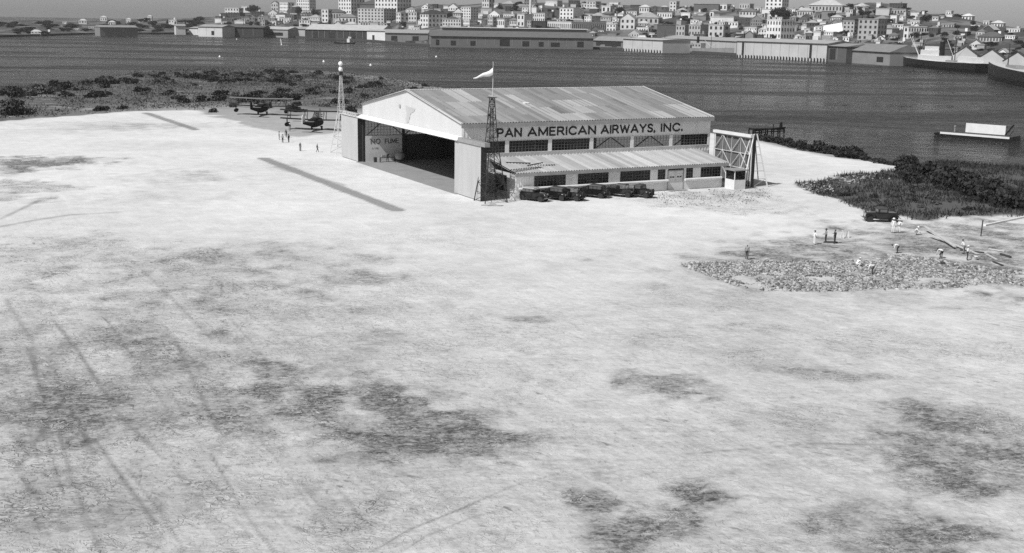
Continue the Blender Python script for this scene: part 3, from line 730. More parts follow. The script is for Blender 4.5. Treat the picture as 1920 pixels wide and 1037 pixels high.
# wall around the openings
wz0, wz1 = 1.78, 3.62
hb(MB().box(LV0, LV1, LU - .02, LU + .14, -.1, 1.2), "plinth_wall", "white_paint")
hb(MB().box(LV0, 31.6, LU, LU + .12, 1.2, wz0).box(34.7, LV1, LU, LU + .12, 1.2, wz0), "apron_wall", "steel_side")
hb(MB().box(LV0, LV1, LU, LU + .12, wz1, LE - .08), "lintel_band", "steel_side")
xs = [LV0] + [q for ab in AW[:4] for q in ab] + [31.7]
for a, b in list(zip(xs[0::2], xs[1::2])) + [(34.7, 35.2), (36.45, 38.05), (41.9, LV1)]:
    corr(MB(), a, b, wz0, wz1, 'u', LU + .02, .02, .4).build("wall_panel", "steel_side", hangar, fix=False)
for (a, b), nc in zip(AW, (10, 10, 10, 3, 3, 7)): window(a, b, wz0, wz1, LU + .05, nc, 4, m="glass", mt="muntin")
hb(MB().tube((LV0 + .4, LU - .28, 1.62), (31.55, LU - .28, 1.62), .2, .2, 10).tube((34.8, LU - .28, 1.62), (LV1 - .3, LU - .28, 1.62), .2, .2, 10), "rolled_awning", "white_paint")
hb(MB().box(LV0 + .1, LV1 - .1, -.2, LU + .5, .02, .06), "annex_floor", "concrete")
hb(MB().box(LV1 - .12, LV1, LU + .16, -.02, -.1, LE - .1), "annex_rear_wall", "steel_side")
# end wall facing the field, with a wide glazed opening
hb(MB().box(LV0, LV0 + .12, LU + .16, -5.9, -.1, 3.3).box(LV0, LV0 + .12, -2.2, -.1, -.1, 3.7).box(LV0, LV0 + .12, -5.9, -2.2, -.1, .9).box(LV0, LV0 + .12, LU + .16, -.1, 3.3, 3.75), "annex_end_wall", "steel_white")
window(-5.9, -2.2, .9, 3.3, LV0 + .06, 4, 3, axis='v')
# double door
dd = empty("annex_door"); dd.parent = hangar
MB().box(31.6, 31.75, LU - .06, LU + .14, 0, 3.2).box(34.55, 34.7, LU - .06, LU + .14, 0, 3.2).box(31.6, 34.7, LU - .06, LU + .14, 3.05, 3.2).build("frame", "grey_trim", dd)
for a in (31.77, 33.17):
    MB().box(a, a + 1.36, LU + .0, LU + .08, .1, 3.03).build("door_panel", "white_paint", dd)
    MB().box(a + .25, a + .65, LU - .012, LU + .02, 1.98, 2.2).build("door_light", "window_dark", dd)
    MB().box(a + .75, a + 1.15, LU - .012, LU + .02, 1.98, 2.2).build("door_light", "window_dark", dd)
MB().box(31.4, 34.9, LU - 1.1, LU - .1, 0, .1).build("door_step", "concrete", dd)

# ------------------------------------------------------------------ guard booth at the rear corner of the lean-to
bo = tag(empty("guard_booth", hp(43.4, -10.6), HRZ), "small white guard booth with dark windows at the lean-to's far corner", "booth")
MB().box(-1.1, 1.1, -1.2, 1.2, 0, 1.55).build("base", "white_paint", bo)
pm = MB()
for x in (-1.04, 1.04):
    for y in (-1.14, 1.14): pm.box(x - .06, x + .06, y - .06, y + .06, 1.55, 3.0)
pm.build("corner_posts", "white_paint", bo)["kind"] = "stuff"
for k, (x0, x1, y0, y1) in enumerate(((-.98, .98, -1.16, -1.12), (-1.06, -1.02, -1.08, 1.08), (-.98, .98, 1.12, 1.16), (1.02, 1.06, -1.08, 1.08))):
    MB().box(x0, x1, y0, y1, 1.56, 2.98).build("window", "glass", bo)
MB().box(-1.4, 1.4, -1.5, 1.5, 3.0, 3.14).build("roof", "grey_steel", bo)
MB().box(-.5, .5, -.6, .3, .02, 1.2).build("desk", "wood_dark", bo)
# ------------------------------------------------------------------ towers
def lattice(mb, base, top, z, nlev, leg, br, grow=1.0, zz=True):
    """four tapered legs with rings and diagonals; base/top half widths"""
    def c(k, t):
        w = base + (top - base) * t; x, y = ((-1, -1), (1, -1), (1, 1), (-1, 1))[k % 4]; return Vector((x * w, y * w, z * t))
    for k in range(4): mb.beam(c(k, 0), c(k, 1), leg)
    ts = [1 - (1 - i / nlev) ** grow for i in range(nlev + 1)]
    for i in range(nlev):
        for k in range(4):
            a, b = ts[i], ts[i + 1]
            if i: mb.beam(c(k, a), c(k + 1, a), br)
            if (i + k) % 2: mb.beam(c(k, a), c(k + 1, b), br)
            else: mb.beam(c(k + 1, a), c(k, b), br)
    return mb
wt = tag(empty("windsock_tower", G(920, 378), HRZ), "dark lattice tower with windsock mast beside the open hangar door", "tower")
lo_ = lattice(MB(), 1.8, .66, 8.4, 6, .11, .055); hi_ = lattice(MB(), .66, .26, 6.5, 7, .09, .05)
lo_.add([(x, y, z + 8.4) for x, y, z in hi_.v], hi_.f).build("lattice_frame", "dark_steel", wt)
MB().box(-.5, .5, -.5, .5, 14.9, 15.0).build("top_platform", "dark_steel", wt)
lad = MB()
for y in (-.22, .22): lad.beam((.0, y, 0.1), (.0, y, 14.9), .04)
for k in range(36): lad.beam((0, -.22, .4 + k * .4), (0, .22, .4 + k * .4), .025)
lad.build("ladder", "dark_steel", wt)
MB().tube((.2, .2, 14.9), (.2, .2, 20.0), .05, .03, 6).build("mast", "light_steel", wt)
sk = MB(); sec = []
dirw = Matrix.Rotation(-HRZ, 3, 'Z') @ Vector((-1.0, -.25, 0)).normalized()
for k in range(7):
    t = k / 6; c = Vector((.2, .2, 18.6)) + dirw * (.08 + 2.75 * t) + Vector((0, 0, -.95 * t ** .8 - .08 * math.sin(t * 9)))
    r = .40 * (1 - t) + .10; a = dirw.cross(Vector((0, 0, 1))).normalized()
    sec.append([c + a * r * .6 * math.cos(q * math.pi / 5) + Vector((0, 0, 1)) * r * (1 - .35 * t) * math.sin(q * math.pi / 5) for q in range(10)])
sk.loft(sec, cap=False).build("windsock", "sock", wt, smooth=True)

bt = tag(empty("beacon_tower", G(641, 287), HRZ), "slender pale lattice beacon tower topped by two white globe lamps", "tower")
zt = at(641, 141, G(641, 287).y).z
lt = lattice(MB(), 1.75, .55, zt * .52, 5, .10, .055)
up = lattice(MB(), .55, .14, zt * .48, 6, .08, .045)
lt.add([(x, y, z + zt * .52) for x, y, z in up.v], up.f).build("lattice_frame", "light_steel", bt)
MB().box(-.28, .28, -.28, .28, zt, zt + .7).build("lamp_house", "dark_steel", bt)
MB().lathe([(0, 0), (.3, .02), (.38, .2), (.43, .42), (.38, .66), (.25, .82), (0, .85)], (0, 0, zt + .7), n=16).build("globe_lamp", "globe", bt, smooth=True)
MB().lathe([(.0, 0), (.3, 0), (.3, .25), (.0, .25)], (0, 0, zt + 1.5)).build("lamp_collar", "grey_steel", bt)
MB().lathe([(0, 0), (.22, .03), (.4, .25), (.44, .46), (.38, .7), (.2, .86), (0, .9)], (0, 0, zt + 1.7), n=16).build("globe_lamp", "globe", bt, smooth=True)
MB().tube((0, 0, zt + 2.55), (0, 0, zt + 3.1), .05, .03, 6).build("finial", "grey_steel", bt)

rt = tag(empty("rail_support", hp(47.2, -10.0), HRZ), "white splayed support tower with ladder at the rear door rail", "support tower")
s = MB()
for x in (-2.4, 2.6): s.beam((x, -.9, 0), (x * .12, -.3, 8.5), .16); s.beam((x, 1.3, 0), (x * .12, .3, 8.5), .14)
s.build("leg_frame", "white_paint", rt)
MB().box(-.35, .25, -.25, .25, 0, 8.4).build("post", "dark_steel", rt)
MB().box(-.55, -.42, -.3, -.12, 0, 8.4).build("down_pipe", "light_steel", rt)
s = MB()
for k in range(1, 6): s.beam((2.6 - 2.2 * k / 6.5, -.85 + .1 * k, k * 1.3), (.3, -.3, k * 1.3), .07)
s.beam((.3, -.3, .1), (2.2, -.8, 1.3), .07).build("cross_braces", "grey_steel", rt)

# little heap of boards in front of the tower
hp0 = G(923, 386)
o = tag(MB().prism([(-1.6, -.1), (1.2, -.3), (1.6, .3), (.2, .7), (-1.4, .4)], 'z', 0.0, .08).add([(-.7, -.3, .08), (.9, -.2, .08), (.3, .5, .08), (-.5, .3, .08), (.1, .1, .55)], [(0, 1, 4), (1, 2, 4), (2, 3, 4), (3, 0, 4)]).build("rubbish_heap", "grey_trim", loc=hp0), "small grey heap of scrap at the foot of the dark lattice tower", "scrap heap")

# ------------------------------------------------------------------ amphibian biplanes
def wing(mb, span, chord, z, x, dihedral=.02, th=.2):
    secs = []
    for k in range(13):
        y = -span / 2 + span * k / 12; e = 1 - max(0, abs(y) / (span / 2) - .86) / .14 * .45
        c = chord * e; zz = z + abs(y) * dihedral
        secs.append([(x + c * a, y, zz + th * b) for a, b in ((.5, 0), (.3, .75), (0, 1), (-.5, .0), (0, -.12), (.35, -.2))])
    return mb.loft(secs)
def biplane(name, loc, rz, label, cowl):
    r = empty(name, loc, rz)
    secs = []
    for x, w, z0, z1 in ((4.4, .12, 1.3, 1.6), (3.8, .45, .85, 1.95), (2.6, .7, .6, 2.3), (1.0, .75, .5, 2.55), (-.6, .7, .55, 2.5), (-2.4, .48, .95, 2.2), (-4.4, .28, 1.35, 2.0), (-6.2, .08, 1.7, 2.0)):
        secs.append([(x, w, z0 + .3), (x, w * .95, z1 - .2), (x, w * .5, z1), (x, -w * .5, z1), (x, -w * .95, z1 - .2), (x, -w, z0 + .3), (x, 0, z0)])
    MB().loft(secs).build("hull", "wing_dark", r, smooth=False)
    wing(MB(), 15.0, 1.9, 3.6, .8).build("upper_wing", "wing_dark" if cowl else "wing_fabric", r)
    wing(MB(), 14.6, 1.8, 1.95, .3).build("lower_wing", "wing_dark", r)
    for y in (-5.6, -2.0, 2.0, 5.6):
        MB().beam((1.2, y, 2.05 + abs(y) * .02), (1.5, y, 3.62 + abs(y) * .02), .09).beam((-.4, y, 2.05), (0.0, y, 3.62 + abs(y) * .02), .09).beam((1.2, y, 2.05), (0, y, 3.62), .04).build("wing_strut", "dark_steel", r)
    for s_ in (-1, 1):
        fl = MB(); fs = []
        for x, w in ((1.5, .05), (1.0, .25), (0, .28), (-.9, .2), (-1.3, .04)):
            fs.append([(x, w * a, .95 + w * b * 1.6) for a, b in ((-1, 0), (-.6, .9), (.6, .9), (1, 0), (0, -1))])
        fl.loft(fs).box(-.2, .2, -.04, .04, 1.2, 2.0).build("wing_float", "wing_dark", r, loc=(.2, 5.9 * s_, .0))
        wh = MB().lathe([(.0, -.1), (.22, -.12), (.4, -.08), (.42, 0), (.4, .08), (.22, .12), (0, .1)], (1.2, 1.05 * s_, .42), 'y', 16).build("wheel", "rubber", r)
        MB().lathe([(0, -.135), (.2, -.13), (.2, .13), (0, .135)], (1.2, 1.05 * s_, .42), 'y', 12).build("hub", "light_steel", wh)
        MB().beam((1.2, .95 * s_, .45), (.8, .55 * s_, 1.2), .12).build("wheel_strut", "dark_steel", r)
    en = MB().lathe([(0, 0), (.35, .05), (.55, .3), (.58, .9), (.45, 1.5), (.2, 1.9), (0, 1.95)], (0, 0, 0), 'x', 14)
    e = en.build("engine_cowl", "white_paint" if cowl else "grey_steel", r, loc=(1.0, 0, 2.75), smooth=True)
    cy = MB()
    for k in range(9):
        a = k * 2 * math.pi / 9; cy.tube((1.55, .45 * math.cos(a), .45 * math.sin(a)), (1.55, .75 * math.cos(a), .75 * math.sin(a)), .1, .1, 6)
    cy.build("cylinders", "dark_steel", e)["kind"] = "stuff"
    MB().box(2.0, 2.06, -.1, .1, -1.35, 1.35).lathe([(0, 1.9), (.14, 1.92), (.12, 2.15), (0, 2.2)], axis='x', n=8).build("propeller", "wood_dark", e)
    if cowl: MB().loft([[(1.0, -.62, 1.5), (2.2, -.62, 1.5), (2.2, -.55, 3.6), (1.4, -.55, 3.6)], [(1.0, .62, 1.5), (2.2, .62, 1.5), (2.2, .55, 3.6), (1.4, .55, 3.6)]]).build("tarpaulin", "cloth_white", r)
    MB().beam((.4, .6, 2.4), (1.2, .35, 3.6), .08).beam((.4, -.6, 2.4), (1.2, -.35, 3.6), .08).build("cabane_strut", "dark_steel", r)
    wing(MB(), 4.4, 1.2, 2.15, -5.6, 0, .08).build("tailplane", "wing_fabric", r)
    MB().prism([(-4.8, 2.0), (-5.4, 3.25), (-6.1, 3.45), (-6.5, 3.0), (-6.45, 1.75)], 'y', -.05, .05).build("fin", "white_paint" if cowl else "wing_dark", r)
    MB().loft([[(.9, -.45, 2.4), (.2, -.45, 2.4), (.25, -.35, 2.75), (.75, -.35, 2.75)], [(.9, .45, 2.4), (.2, .45, 2.4), (.25, .35, 2.75), (.75, .35, 2.75)]]).build("cockpit", "car_glass", r)
    r.scale = (1.16,) * 3
    return tag(r, label, "airplane", "biplanes parked at the edge of the scrub")
RZP = math.pi / 2 - rad(8)
p = G(489, 216); biplane("biplane", (p.x, p.y, 0), RZP, "bare-metal biplane amphibian standing farther out in the scrub", False)
p = G(590, 244); biplane("biplane", (p.x, p.y, 0), RZP - rad(4), "dark-winged biplane with white engine covers nearer the beacon tower", True)

# ------------------------------------------------------------------ 1920s cars, local x forward
def wheel(parent, x, y, z, R=.39, nm="wheel", ax='y'):
    w = MB().lathe([(.27, -.06), (R - .03, -.075), (R, -.03), (R, .03), (R - .03, .075), (.27, .06)], (0, 0, 0), ax, 20)
    w = w.build(nm, "rubber", parent, loc=(x, y, z), smooth=False)
    rm = MB().lathe([(.0, -.05), (.08, -.06), (.09, .06), (0, .05)], (0, 0, 0), ax, 10)
    for k in range(10):
        a = k * math.pi / 5; c, s = math.cos(a), math.sin(a)
        if ax == 'y': rm.beam((.07 * c, 0, .07 * s), (.28 * c, 0, .28 * s), .035)
        else: rm.beam((0, .07 * c, .07 * s), (0, .28 * c, .28 * s), .035)
    rm.lathe([(.25, -.05), (.29, -.05), (.29, .05), (.25, .05)], (0, 0, 0), ax, 20)
    rm.build("rim", "car_light", w)
    return w
def car(loc, rz, label, style="sedan", paint="car_paint", top="car_top", group="cars parked in front of the lean-to"):
    r = tag(empty("parked_car", loc, rz), label, "car", group); r.scale = (1.14, 1.1, 1.1)
    for x in (1.38, -1.38):
        for y in (.70, -.70): wheel(r, x, y, .39)
    # body shell
    secs = []
    for x, w, z0, z1 in ((-1.95, .58, .62, 1.02), (-1.7, .70, .52, 1.16), (-.6, .76, .5, 1.18), (.55, .72, .5, 1.18), (.75, .56, .52, 1.16), (1.75, .40, .56, 1.10), (1.82, .36, .6, 1.05)):
        secs.append([(x, w, z0), (x, w, z1 - .08), (x, w * .85, z1), (x, -w * .85, z1), (x, -w, z1 - .08), (x, -w, z0)])
    body = MB().loft(secs).build("body", paint, r)
    MB().box(-2.0, 1.9, -.42, .42, .36, .54).build("chassis", "dark_steel", r)
    x0, x1 = (-1.62, .48) if style == "sedan" else ((-.75, .48) if style == "coupe" else (-1.2, .48))
    if style != "roadster":
        secs = []
        for z, i, w in ((1.16, 0, .74), (1.62, .06, .71), (1.74, .12, .66), (1.80, .3, .5)):
            a, b = x0 + i * 1.2, x1 - i * .8
            secs.append([(a + .06, -w, z), (b - .03, -w, z), (b, -w + .06, z), (b, w - .06, z), (b - .03, w, z), (a + .06, w, z), (a, w - .1, z), (a, -w + .1, z)])
        cab = MB().loft(secs[:2]).build("cabin", paint, r)
        MB().loft(secs[1:]).build("roof", top, r)
        nw = 3 if style == "sedan" else 1
        for s_ in (-1, 1):
            for k in range(nw):
                a = x0 + .2 + (x1 - x0 - .35) * k / nw; b = x0 + .2 + (x1 - x0 - .35) * (k + 1) / nw - .08
                MB().box(a, b, s_ * .735 - .012, s_ * .735 + .012, 1.24, 1.56).build("side_window", "car_glass", r)
        MB().box(x0 + .01, x0 + .03, -.34, .34, 1.28, 1.52).build("rear_window", "car_glass", r)
        MB().box(x1 - .045, x1 - .02, -.6, .6, 1.24, 1.58).build("windscreen", "car_glass", r)
        MB().box(x1 - .03, x1 + .18, -.68, .68, 1.60, 1.64).build("visor", top, r)
    else:
        secs = []
        for z, w in ((1.62, .66), (1.72, .6), (1.76, .4)): secs.append([(-1.0, -w, z), (.35, -w, z), (.35, w, z), (-1.0, w, z)])
        MB().loft(secs).build("folding_top", top, r)
        m = MB()
        for x in (-.98, .33):
            for y in (-.62, .62): m.beam((x, y, 1.1), (x, y, 1.64), .05)
        m.build("top_posts", "dark_steel", r)["kind"] = "stuff"
        MB().box(.3, .34, -.6, .6, 1.18, 1.58).build("windscreen", "car_glass", r)
    # fenders and running boards
    for s_ in (-1, 1):
        for xc, a0, a1 in ((1.38, -12, 160), (-1.38, 5, 185)):
            secs = []
            for k in range(9):
                a = rad(a0 + (a1 - a0) * k / 8); R = .50
                x, z = xc + R * math.cos(a), .42 + R * math.sin(a)
                secs.append([(x, s_ * .54, z), (x, s_ * .70, z + .03), (x, s_ * .86, z - .02), (x, s_ * .86, z - .06), (x, s_ * .54, z - .04)])
            if xc > 0: secs.append([(.72, s_ * .54, .46), (.72, s_ * .70, .47), (.72, s_ * .86, .46), (.72, s_ * .86, .42), (.72, s_ * .54, .42)])
            MB().loft(secs).build("fender", "car_light" if (paint == "two_tone") else "car_paint", r)
        MB().box(-.9, .75, s_ * .54 - (.32 if s_ < 0 else 0), s_ * .54 + (.32 if s_ > 0 else 0), .40, .45).build("running_board", "dark_steel", r)
        hl = MB().lathe([(0, 0), (.1, .02), (.15, .14), (.15, .2), (0, .22)], (1.72, s_ * .46, .98), 'x', 12).build("headlight", "chrome", r)
        MB().box(-1.98, -1.93, s_ * .55 - .05, s_ * .55 + .05, .80, .90).build("tail_lamp", "car_light", r)
    MB().box(1.80, 1.86, -.34, .34, .55, 1.1).build("radiator", "chrome", r)
    MB().tube((2.12, -.75, .52), (2.12, .75, .52), .04, .04, 8).tube((2.12, -.35, .52), (1.8, -.35, .48), .025).tube((2.12, .35, .52), (1.8, .35, .48), .025).build("front_bumper", "chrome", r)
    MB().tube((-2.2, -.75, .52), (-2.2, .75, .52), .035, .035, 8).tube((-2.2, -.35, .52), (-1.9, -.35, .5), .025).tube((-2.2, .35, .52), (-1.9, .35, .5), .025).build("rear_bumper", "dark_steel", r)
    wheel(r, -2.05, 0, .92, .40, "spare_wheel", 'x')
    return r
cg = lambda x, y: G(x, y)
CD = HRZ                                   # nose-in towards the lean-to means pointing along +y of the hangar frame
def park(px, py, dz, label, **k):
    p = G(px, py); return car((p.x, p.y, 0), CD + math.pi / 2 + dz, label, **k)
park(1001, 376, rad(180 + 28), "black sedan with grey top nearest the lattice tower, nose towards the field", style="sedan", top="grey_trim")
park(1040, 374, rad(30), "black sedan second from the lattice tower, in the row by the lean-to", style="sedan")
park(1068, 374.5, rad(28), "open black roadster third in the row of cars by the lean-to", style="roadster")
park(1112, 369.5, rad(32), "black sedan with spare wheel standing in the middle of the row of cars", style="sedan")
park(1162, 368, rad(34), "dark touring car with folding top between the two black sedans", style="roadster")
park(1198, 369, rad(26), "black coupe at the far end of the row of cars", style="coupe")
p = G(1650, 415); car((p.x, p.y, 0), rad(178), "lone black coupe parked at the edge of the dark grass patch", style="coupe", group="cars parked in front of the lean-to")

# ------------------------------------------------------------------ people: one skinned body each, clothes as face materials, hats and skirts as parts
POSES = {}
def J(**k): return k
def make_pose(kind):
    s = dict(pelvis=(0, 0, .95), belly=(0, 0, 1.1), chest=(.01, 0, 1.3), neck=(.0, 0, 1.47), head=(.02, 0, 1.58), crown=(.02, 0, 1.67), nose=(.12, 0, 1.575),
             hip=(0, .09, .93), knee=(.03, .10, .50), ankle=(-.02, .10, .09), toe=(.16, .12, .04), sho=(0, .19, 1.41), elb=(-.03, .25, 1.13), wri=(.06, .26, .89), hand=(.08, .26, .82))
    L = {k: Vector(v) for k, v in s.items()}; R = {k: Vector((v[0], -v[1], v[2])) for k, v in s.items()}
    def setb(**k):
        for q, v in k.items(): L[q] = Vector(v); R[q] = Vector((v[0], -v[1], v[2]))
    if kind == "akimbo":
        setb(elb=(-.08, .42, 1.16), wri=(.02, .22, 1.0), hand=(.06, .19, .97))
    elif kind == "walk":
        L.update(knee=Vector((.16, .1, .52)), ankle=Vector((.20, .1, .09)), toe=Vector((.38, .11, .06)), elb=Vector((-.12, .25, 1.15)), wri=Vector((-.12, .27, .9)), hand=Vector((-.1, .27, .83)))
        R.update(knee=Vector((.0, -.1, .49)), ankle=Vector((-.24, -.1, .14)), toe=Vector((-.1, -.11, .04)), elb=Vector((.08, -.25, 1.15)), wri=Vector((.25, -.25, .97)), hand=Vector((.31, -.25, .94)))
    elif kind == "point":
        L.update(elb=Vector((.22, .27, 1.3)), wri=Vector((.46, .28, 1.34)), hand=Vector((.54, .28, 1.35)))
    elif kind == "bend":
        setb(pelvis=(-.16, 0, .90), belly=(.0, 0, 1.02), chest=(.24, 0, 1.08), neck=(.42, 0, 1.03), head=(.54, 0, .98), crown=(.63, 0, .95), nose=(.57, 0, .87), hip=(-.14, .09, .88), knee=(.02, .12, .48), ankle=(-.04, .12, .09), toe=(.14, .13, .04),
             sho=(.33, .19, 1.02), elb=(.38, .24, .74), wri=(.46, .2, .50), hand=(.49, .19, .43))
    elif kind == "crouch":
        setb(pelvis=(-.18, 0, .36), belly=(-.12, 0, .5), chest=(.04, 0, .70), neck=(.14, 0, .84), head=(.22, 0, .93), crown=(.26, 0, 1.01), nose=(.31, 0, .89), hip=(-.14, .1, .36), knee=(.26, .17, .52), ankle=(.0, .14, .09), toe=(.18, .15, .04),
             sho=(.10, .19, .79), elb=(.30, .26, .58), wri=(.46, .16, .38), hand=(.52, .14, .32))
    elif kind == "carry":
        setb(elb=(.02, .26, 1.12), wri=(.27, .18, 1.05), hand=(.34, .14, 1.04))
    elif kind == "lean":
        setb(belly=(.05, 0, 1.08), chest=(.14, 0, 1.27), neck=(.2, 0, 1.42), head=(.25, 0, 1.53), crown=(.27, 0, 1.62), nose=(.35, 0, 1.5), sho=(.17, .19, 1.36), elb=(.22, .25, 1.1), wri=(.4, .2, .98), hand=(.46, .18, .96), pelvis=(-.04, 0, .94))
    return L, R
PEOPLE = []
def person(px, py, kind, shirt, legs, label, face=0.0, hat=None, z=0.0, size=1.0, skirt=None, loc=None):
    L, R = make_pose(kind); V, E, RD, TAGS = [], [], [], []
    def add(p, r, tg, par=None):
        V.append(tuple(p)); RD.append(r); TAGS.append(tg); i = len(V) - 1
        if par is not None: E.append((par, i))
        return i
    pe = add(L["pelvis"], (.155, .125), 'leg'); be = add(L["belly"], (.15, .115), 'body', pe); ch = add(L["chest"], (.175, .125), 'body', be)
    ne = add(L["neck"], (.06, .06), 'skin', ch); hd = add(L["head"], (.088, .1), 'skin', ne); add(L["crown"], (.07, .08), 'hair', hd); add(L["nose"], (.018, .018), 'skin', hd)
    for D in (L, R):
        h = add(D["hip"], (.095, .1), 'leg', pe); k = add(D["knee"], (.068, .07), 'leg', h); a = add(D["ankle"], (.05, .055), 'leg', k); add(D["toe"], (.045, .035), 'shoe', a)
        s = add(D["sho"], (.07, .07), 'body', ch); e = add(D["elb"], (.05, .05), 'body', s); w = add(D["wri"], (.034, .034), 'body', e); ha = add(D["hand"], (.036, .024), 'skin', w)
        d = (D["hand"] - D["wri"]).normalized(); sd_ = d.cross(Vector((0, 0, 1)) if abs(d.z) < .8 else Vector((1, 0, 0))).normalized(); nn = d.cross(sd_)
        for q, ln in ((-.027, .075), (-.009, .09), (.009, .085), (.027, .065)):
            m_ = add(D["hand"] + d * .05 + sd_ * q, (.010, .010), 'skin', ha); add(D["hand"] + d * (.05 + ln) + sd_ * q + nn * .02, (.008, .008), 'skin', m_)
        add(D["wri"] + d * .07 + sd_ * .055 + nn * .02, (.010, .010), 'skin', ha)
    me = bpy.data.meshes.new("person"); me.from_pydata(V, E, []); 
    o = link("person", me)
    p = loc if loc is not None else G(px, py, z)
    o.location = p; o.rotation_euler = (0, 0, face); o.scale = (size,) * 3
    md = o.modifiers.new("Skin", 'SKIN'); md.use_smooth_shade = True
    for i, sv in enumerate(me.skin_vertices[0].data): sv.radius = RD[i]; sv.use_root = (i == 0)
    o.modifiers.new("Sub", 'SUBSURF').levels = 1; o.modifiers["Sub"].render_levels = 1
    PEOPLE.append((o, np.array(V), TAGS, E, shirt, legs))
    tag(o, label, "person")
    hp_, cr = L["head"], L["crown"]; up = (cr - hp_).normalized()
    if hat:
        q = up.to_track_quat('Z', 'Y').to_euler()
        prof = [(0, .0), (.19, -.01), (.2, .005), (.115, .02), (.11, .10), (.08, .13), (0, .135)] if hat != "cap" else [(0, 0), (.12, 0), (.12, .05), (.09, .09), (0, .1)]
        MB().lathe(prof, n=14).build("hat", {"straw": "straw", "white": "cloth_white", "dark": "cloth_dark", "cap": "cloth_dark"}[hat], o, loc=cr - up * .03, rot=q, smooth=True)
    if skirt: MB().lathe([(.12, 1.02), (.15, .95), (.17, .6), (.22, .12), (.2, .12), (.1, .9)], n=14).build("skirt", skirt, o)
    return o
W_, D_, G_ = "cloth_white", "cloth_dark", "cloth_grey"
person(523.5, 262, "stand", G_, D_, "person in grey shirt at the outer end of the group by the wing", 0.3, "dark")
person(530, 267.5, "akimbo", G_, D_, "person with hands on hips at the front of the group before the biplanes", 1.2, "cap")
person(541.5, 267, "stand", D_, D_, "person in dark clothes facing the group before the biplanes", 2.6, "cap")
person(537, 258, "lean", D_, D_, "person in dark clothes standing behind the group before the biplanes", 4.6, "dark")
person(543.5, 245.5, "stand", D_, G_, "person with pale hat standing at the wing tip of the biplane", 4.4, "white")
person(563, 283, "stand", G_, "cloth_grey", "woman in a long pale dress walking on the apron", -0.6, None, skirt="cloth_grey")
person(595, 285.5, "walk", D_, D_, "person in dark clothes striding past the foot of the beacon tower", 0.2, None)
person(727, 304, "walk", D_, D_, "small dark figure walking at the hangar's doorway", 2.0, None, z=.06)
person(1400, 486.5, "stand", G_, D_, "lone person in grey jacket standing at the corner of the rubble", 1.0, None)
person(1526.5, 458.5, "akimbo", W_, W_, "person in white shirt and trousers, one of three standing together", 0.4, "cap")
person(1548, 455, "carry", G_, D_, "person with arms folded in the middle of three standing together", 3.3, "dark")
person(1565, 457, "point", D_, D_, "person in dark clothes pointing, at the end of three standing together", 3.4, "cap")
person(1674, 437, "stand", W_, W_, "taller person all in white with white sun hat by the black coupe", 4.5, "white", size=1.12)
person(1685.5, 436.5, "akimbo", W_, W_, "shorter person all in white beside the one in the sun hat", 3.6, None)
person(1622, 413, "stand", D_, D_, "person in dark clothes standing at the nose of the lone coupe", -.2, "dark")
person(1717, 440, "crouch", W_, G_, "person in white hat crouching at the upper end of the planks", -.4, "white")
person(1682, 475, "bend", W_, D_, "person in white shirt bending over the slope between two crouching workers", 3.0, "cap")
person(1608, 501, "crouch", W_, W_, "worker in white crouching on the stones, back to the field", .2, "straw")
person(1635, 515, "bend", W_, D_, "worker with dark trousers bending down among the stones", 2.9, "straw")
person(1764, 485, "bend", W_, D_, "person stooping with hands near the ground below the long plank", 1.9, "dark")
person(1813, 488, "carry", W_, D_, "worker in white shirt carrying a round basket near the planks", -.3, "straw")
person(1807, 476, "lean", W_, G_, "worker leaning forward on the slope behind the basket carrier", 2.2, "cap")

def finish_people():
    dg = bpy.context.evaluated_depsgraph_get()
    for o, V, T, E, shirt, legs in PEOPLE:
        me = bpy.data.meshes.new_from_object(o.evaluated_get(dg)); me.name = "person"
        o.modifiers.clear(); o.data = me; me.materials.clear()
        for m in ("skin", shirt, legs, "hair", "rubber"): me.materials.append(MAT[m])
        n = len(me.polygons); c = np.empty(n * 3); me.polygons.foreach_get("center", c); c = c.reshape(-1, 3)
        best = np.full(n, 1e9); idx = np.zeros(n, np.int32); mi = {'skin': 0, 'body': 1, 'leg': 2, 'hair': 3, 'shoe': 4}
        for a, b in E:
            A, B = V[a], V[b]; d = B - A; t = np.clip(((c - A) @ d) / (d @ d + 1e-9), 0, 1); dist = np.linalg.norm(c - A - t[:, None] * d, axis=1)
            tg = T[b] if T[b] in ('skin', 'hair', 'shoe') else T[b]
            # trousers start at the pelvis, sleeves at the chest
            w = dist < best; best[w] = dist[w]; idx[w] = mi[tg]
        me.polygons.foreach_set("material_index", idx); me.polygons.foreach_set("use_smooth", np.ones(n, bool)); me.update()
finish_people()
# what they carry and dig with
p = G(1826, 487); b = MB().lathe([(0, 0), (.28, 0), (.42, .4), (.44, .42), (.40, .42), (.27, .05), (0, .05)], n=16).build("basket", "straw", loc=(p.x, p.y, 0)); tag(b, "round pale basket on the slope beside the worker", "basket")
o = MB().prism([(-.9, -.15), (-.3, -.3), (.6, -.25), (.9, 0), (.4, .3), (-.6, .25)], 'z', 0, .14).build("dirt_heap", "wood_dark", loc=G(1557, 455)); tag(o, "low dark heap of dug earth at the feet of the three standing people", "heap")
o = MB().prism([(-.3, -.2), (.25, -.22), (.35, .15), (-.12, .25)], 'z', 0, .35).build("dark_sack", "wood_dark", loc=G(1766, 497)); tag(o, "dark sack lying below the stooping person at the rubble's edge", "sack")
sg = tag(empty("sawhorse", G(1584, 446), .4), "white sawhorse with slatted top near the three standing people", "sawhorse")
MB().beam((-.5, 0, .95), (.5, 0, .95), .12).build("top_rail", "white_paint", sg)
for x in (-.4, .4):
    for y in (-.3, .3): MB().beam((x, y, 0), (x, 0, .92), .08).build("leg", "white_paint", sg)
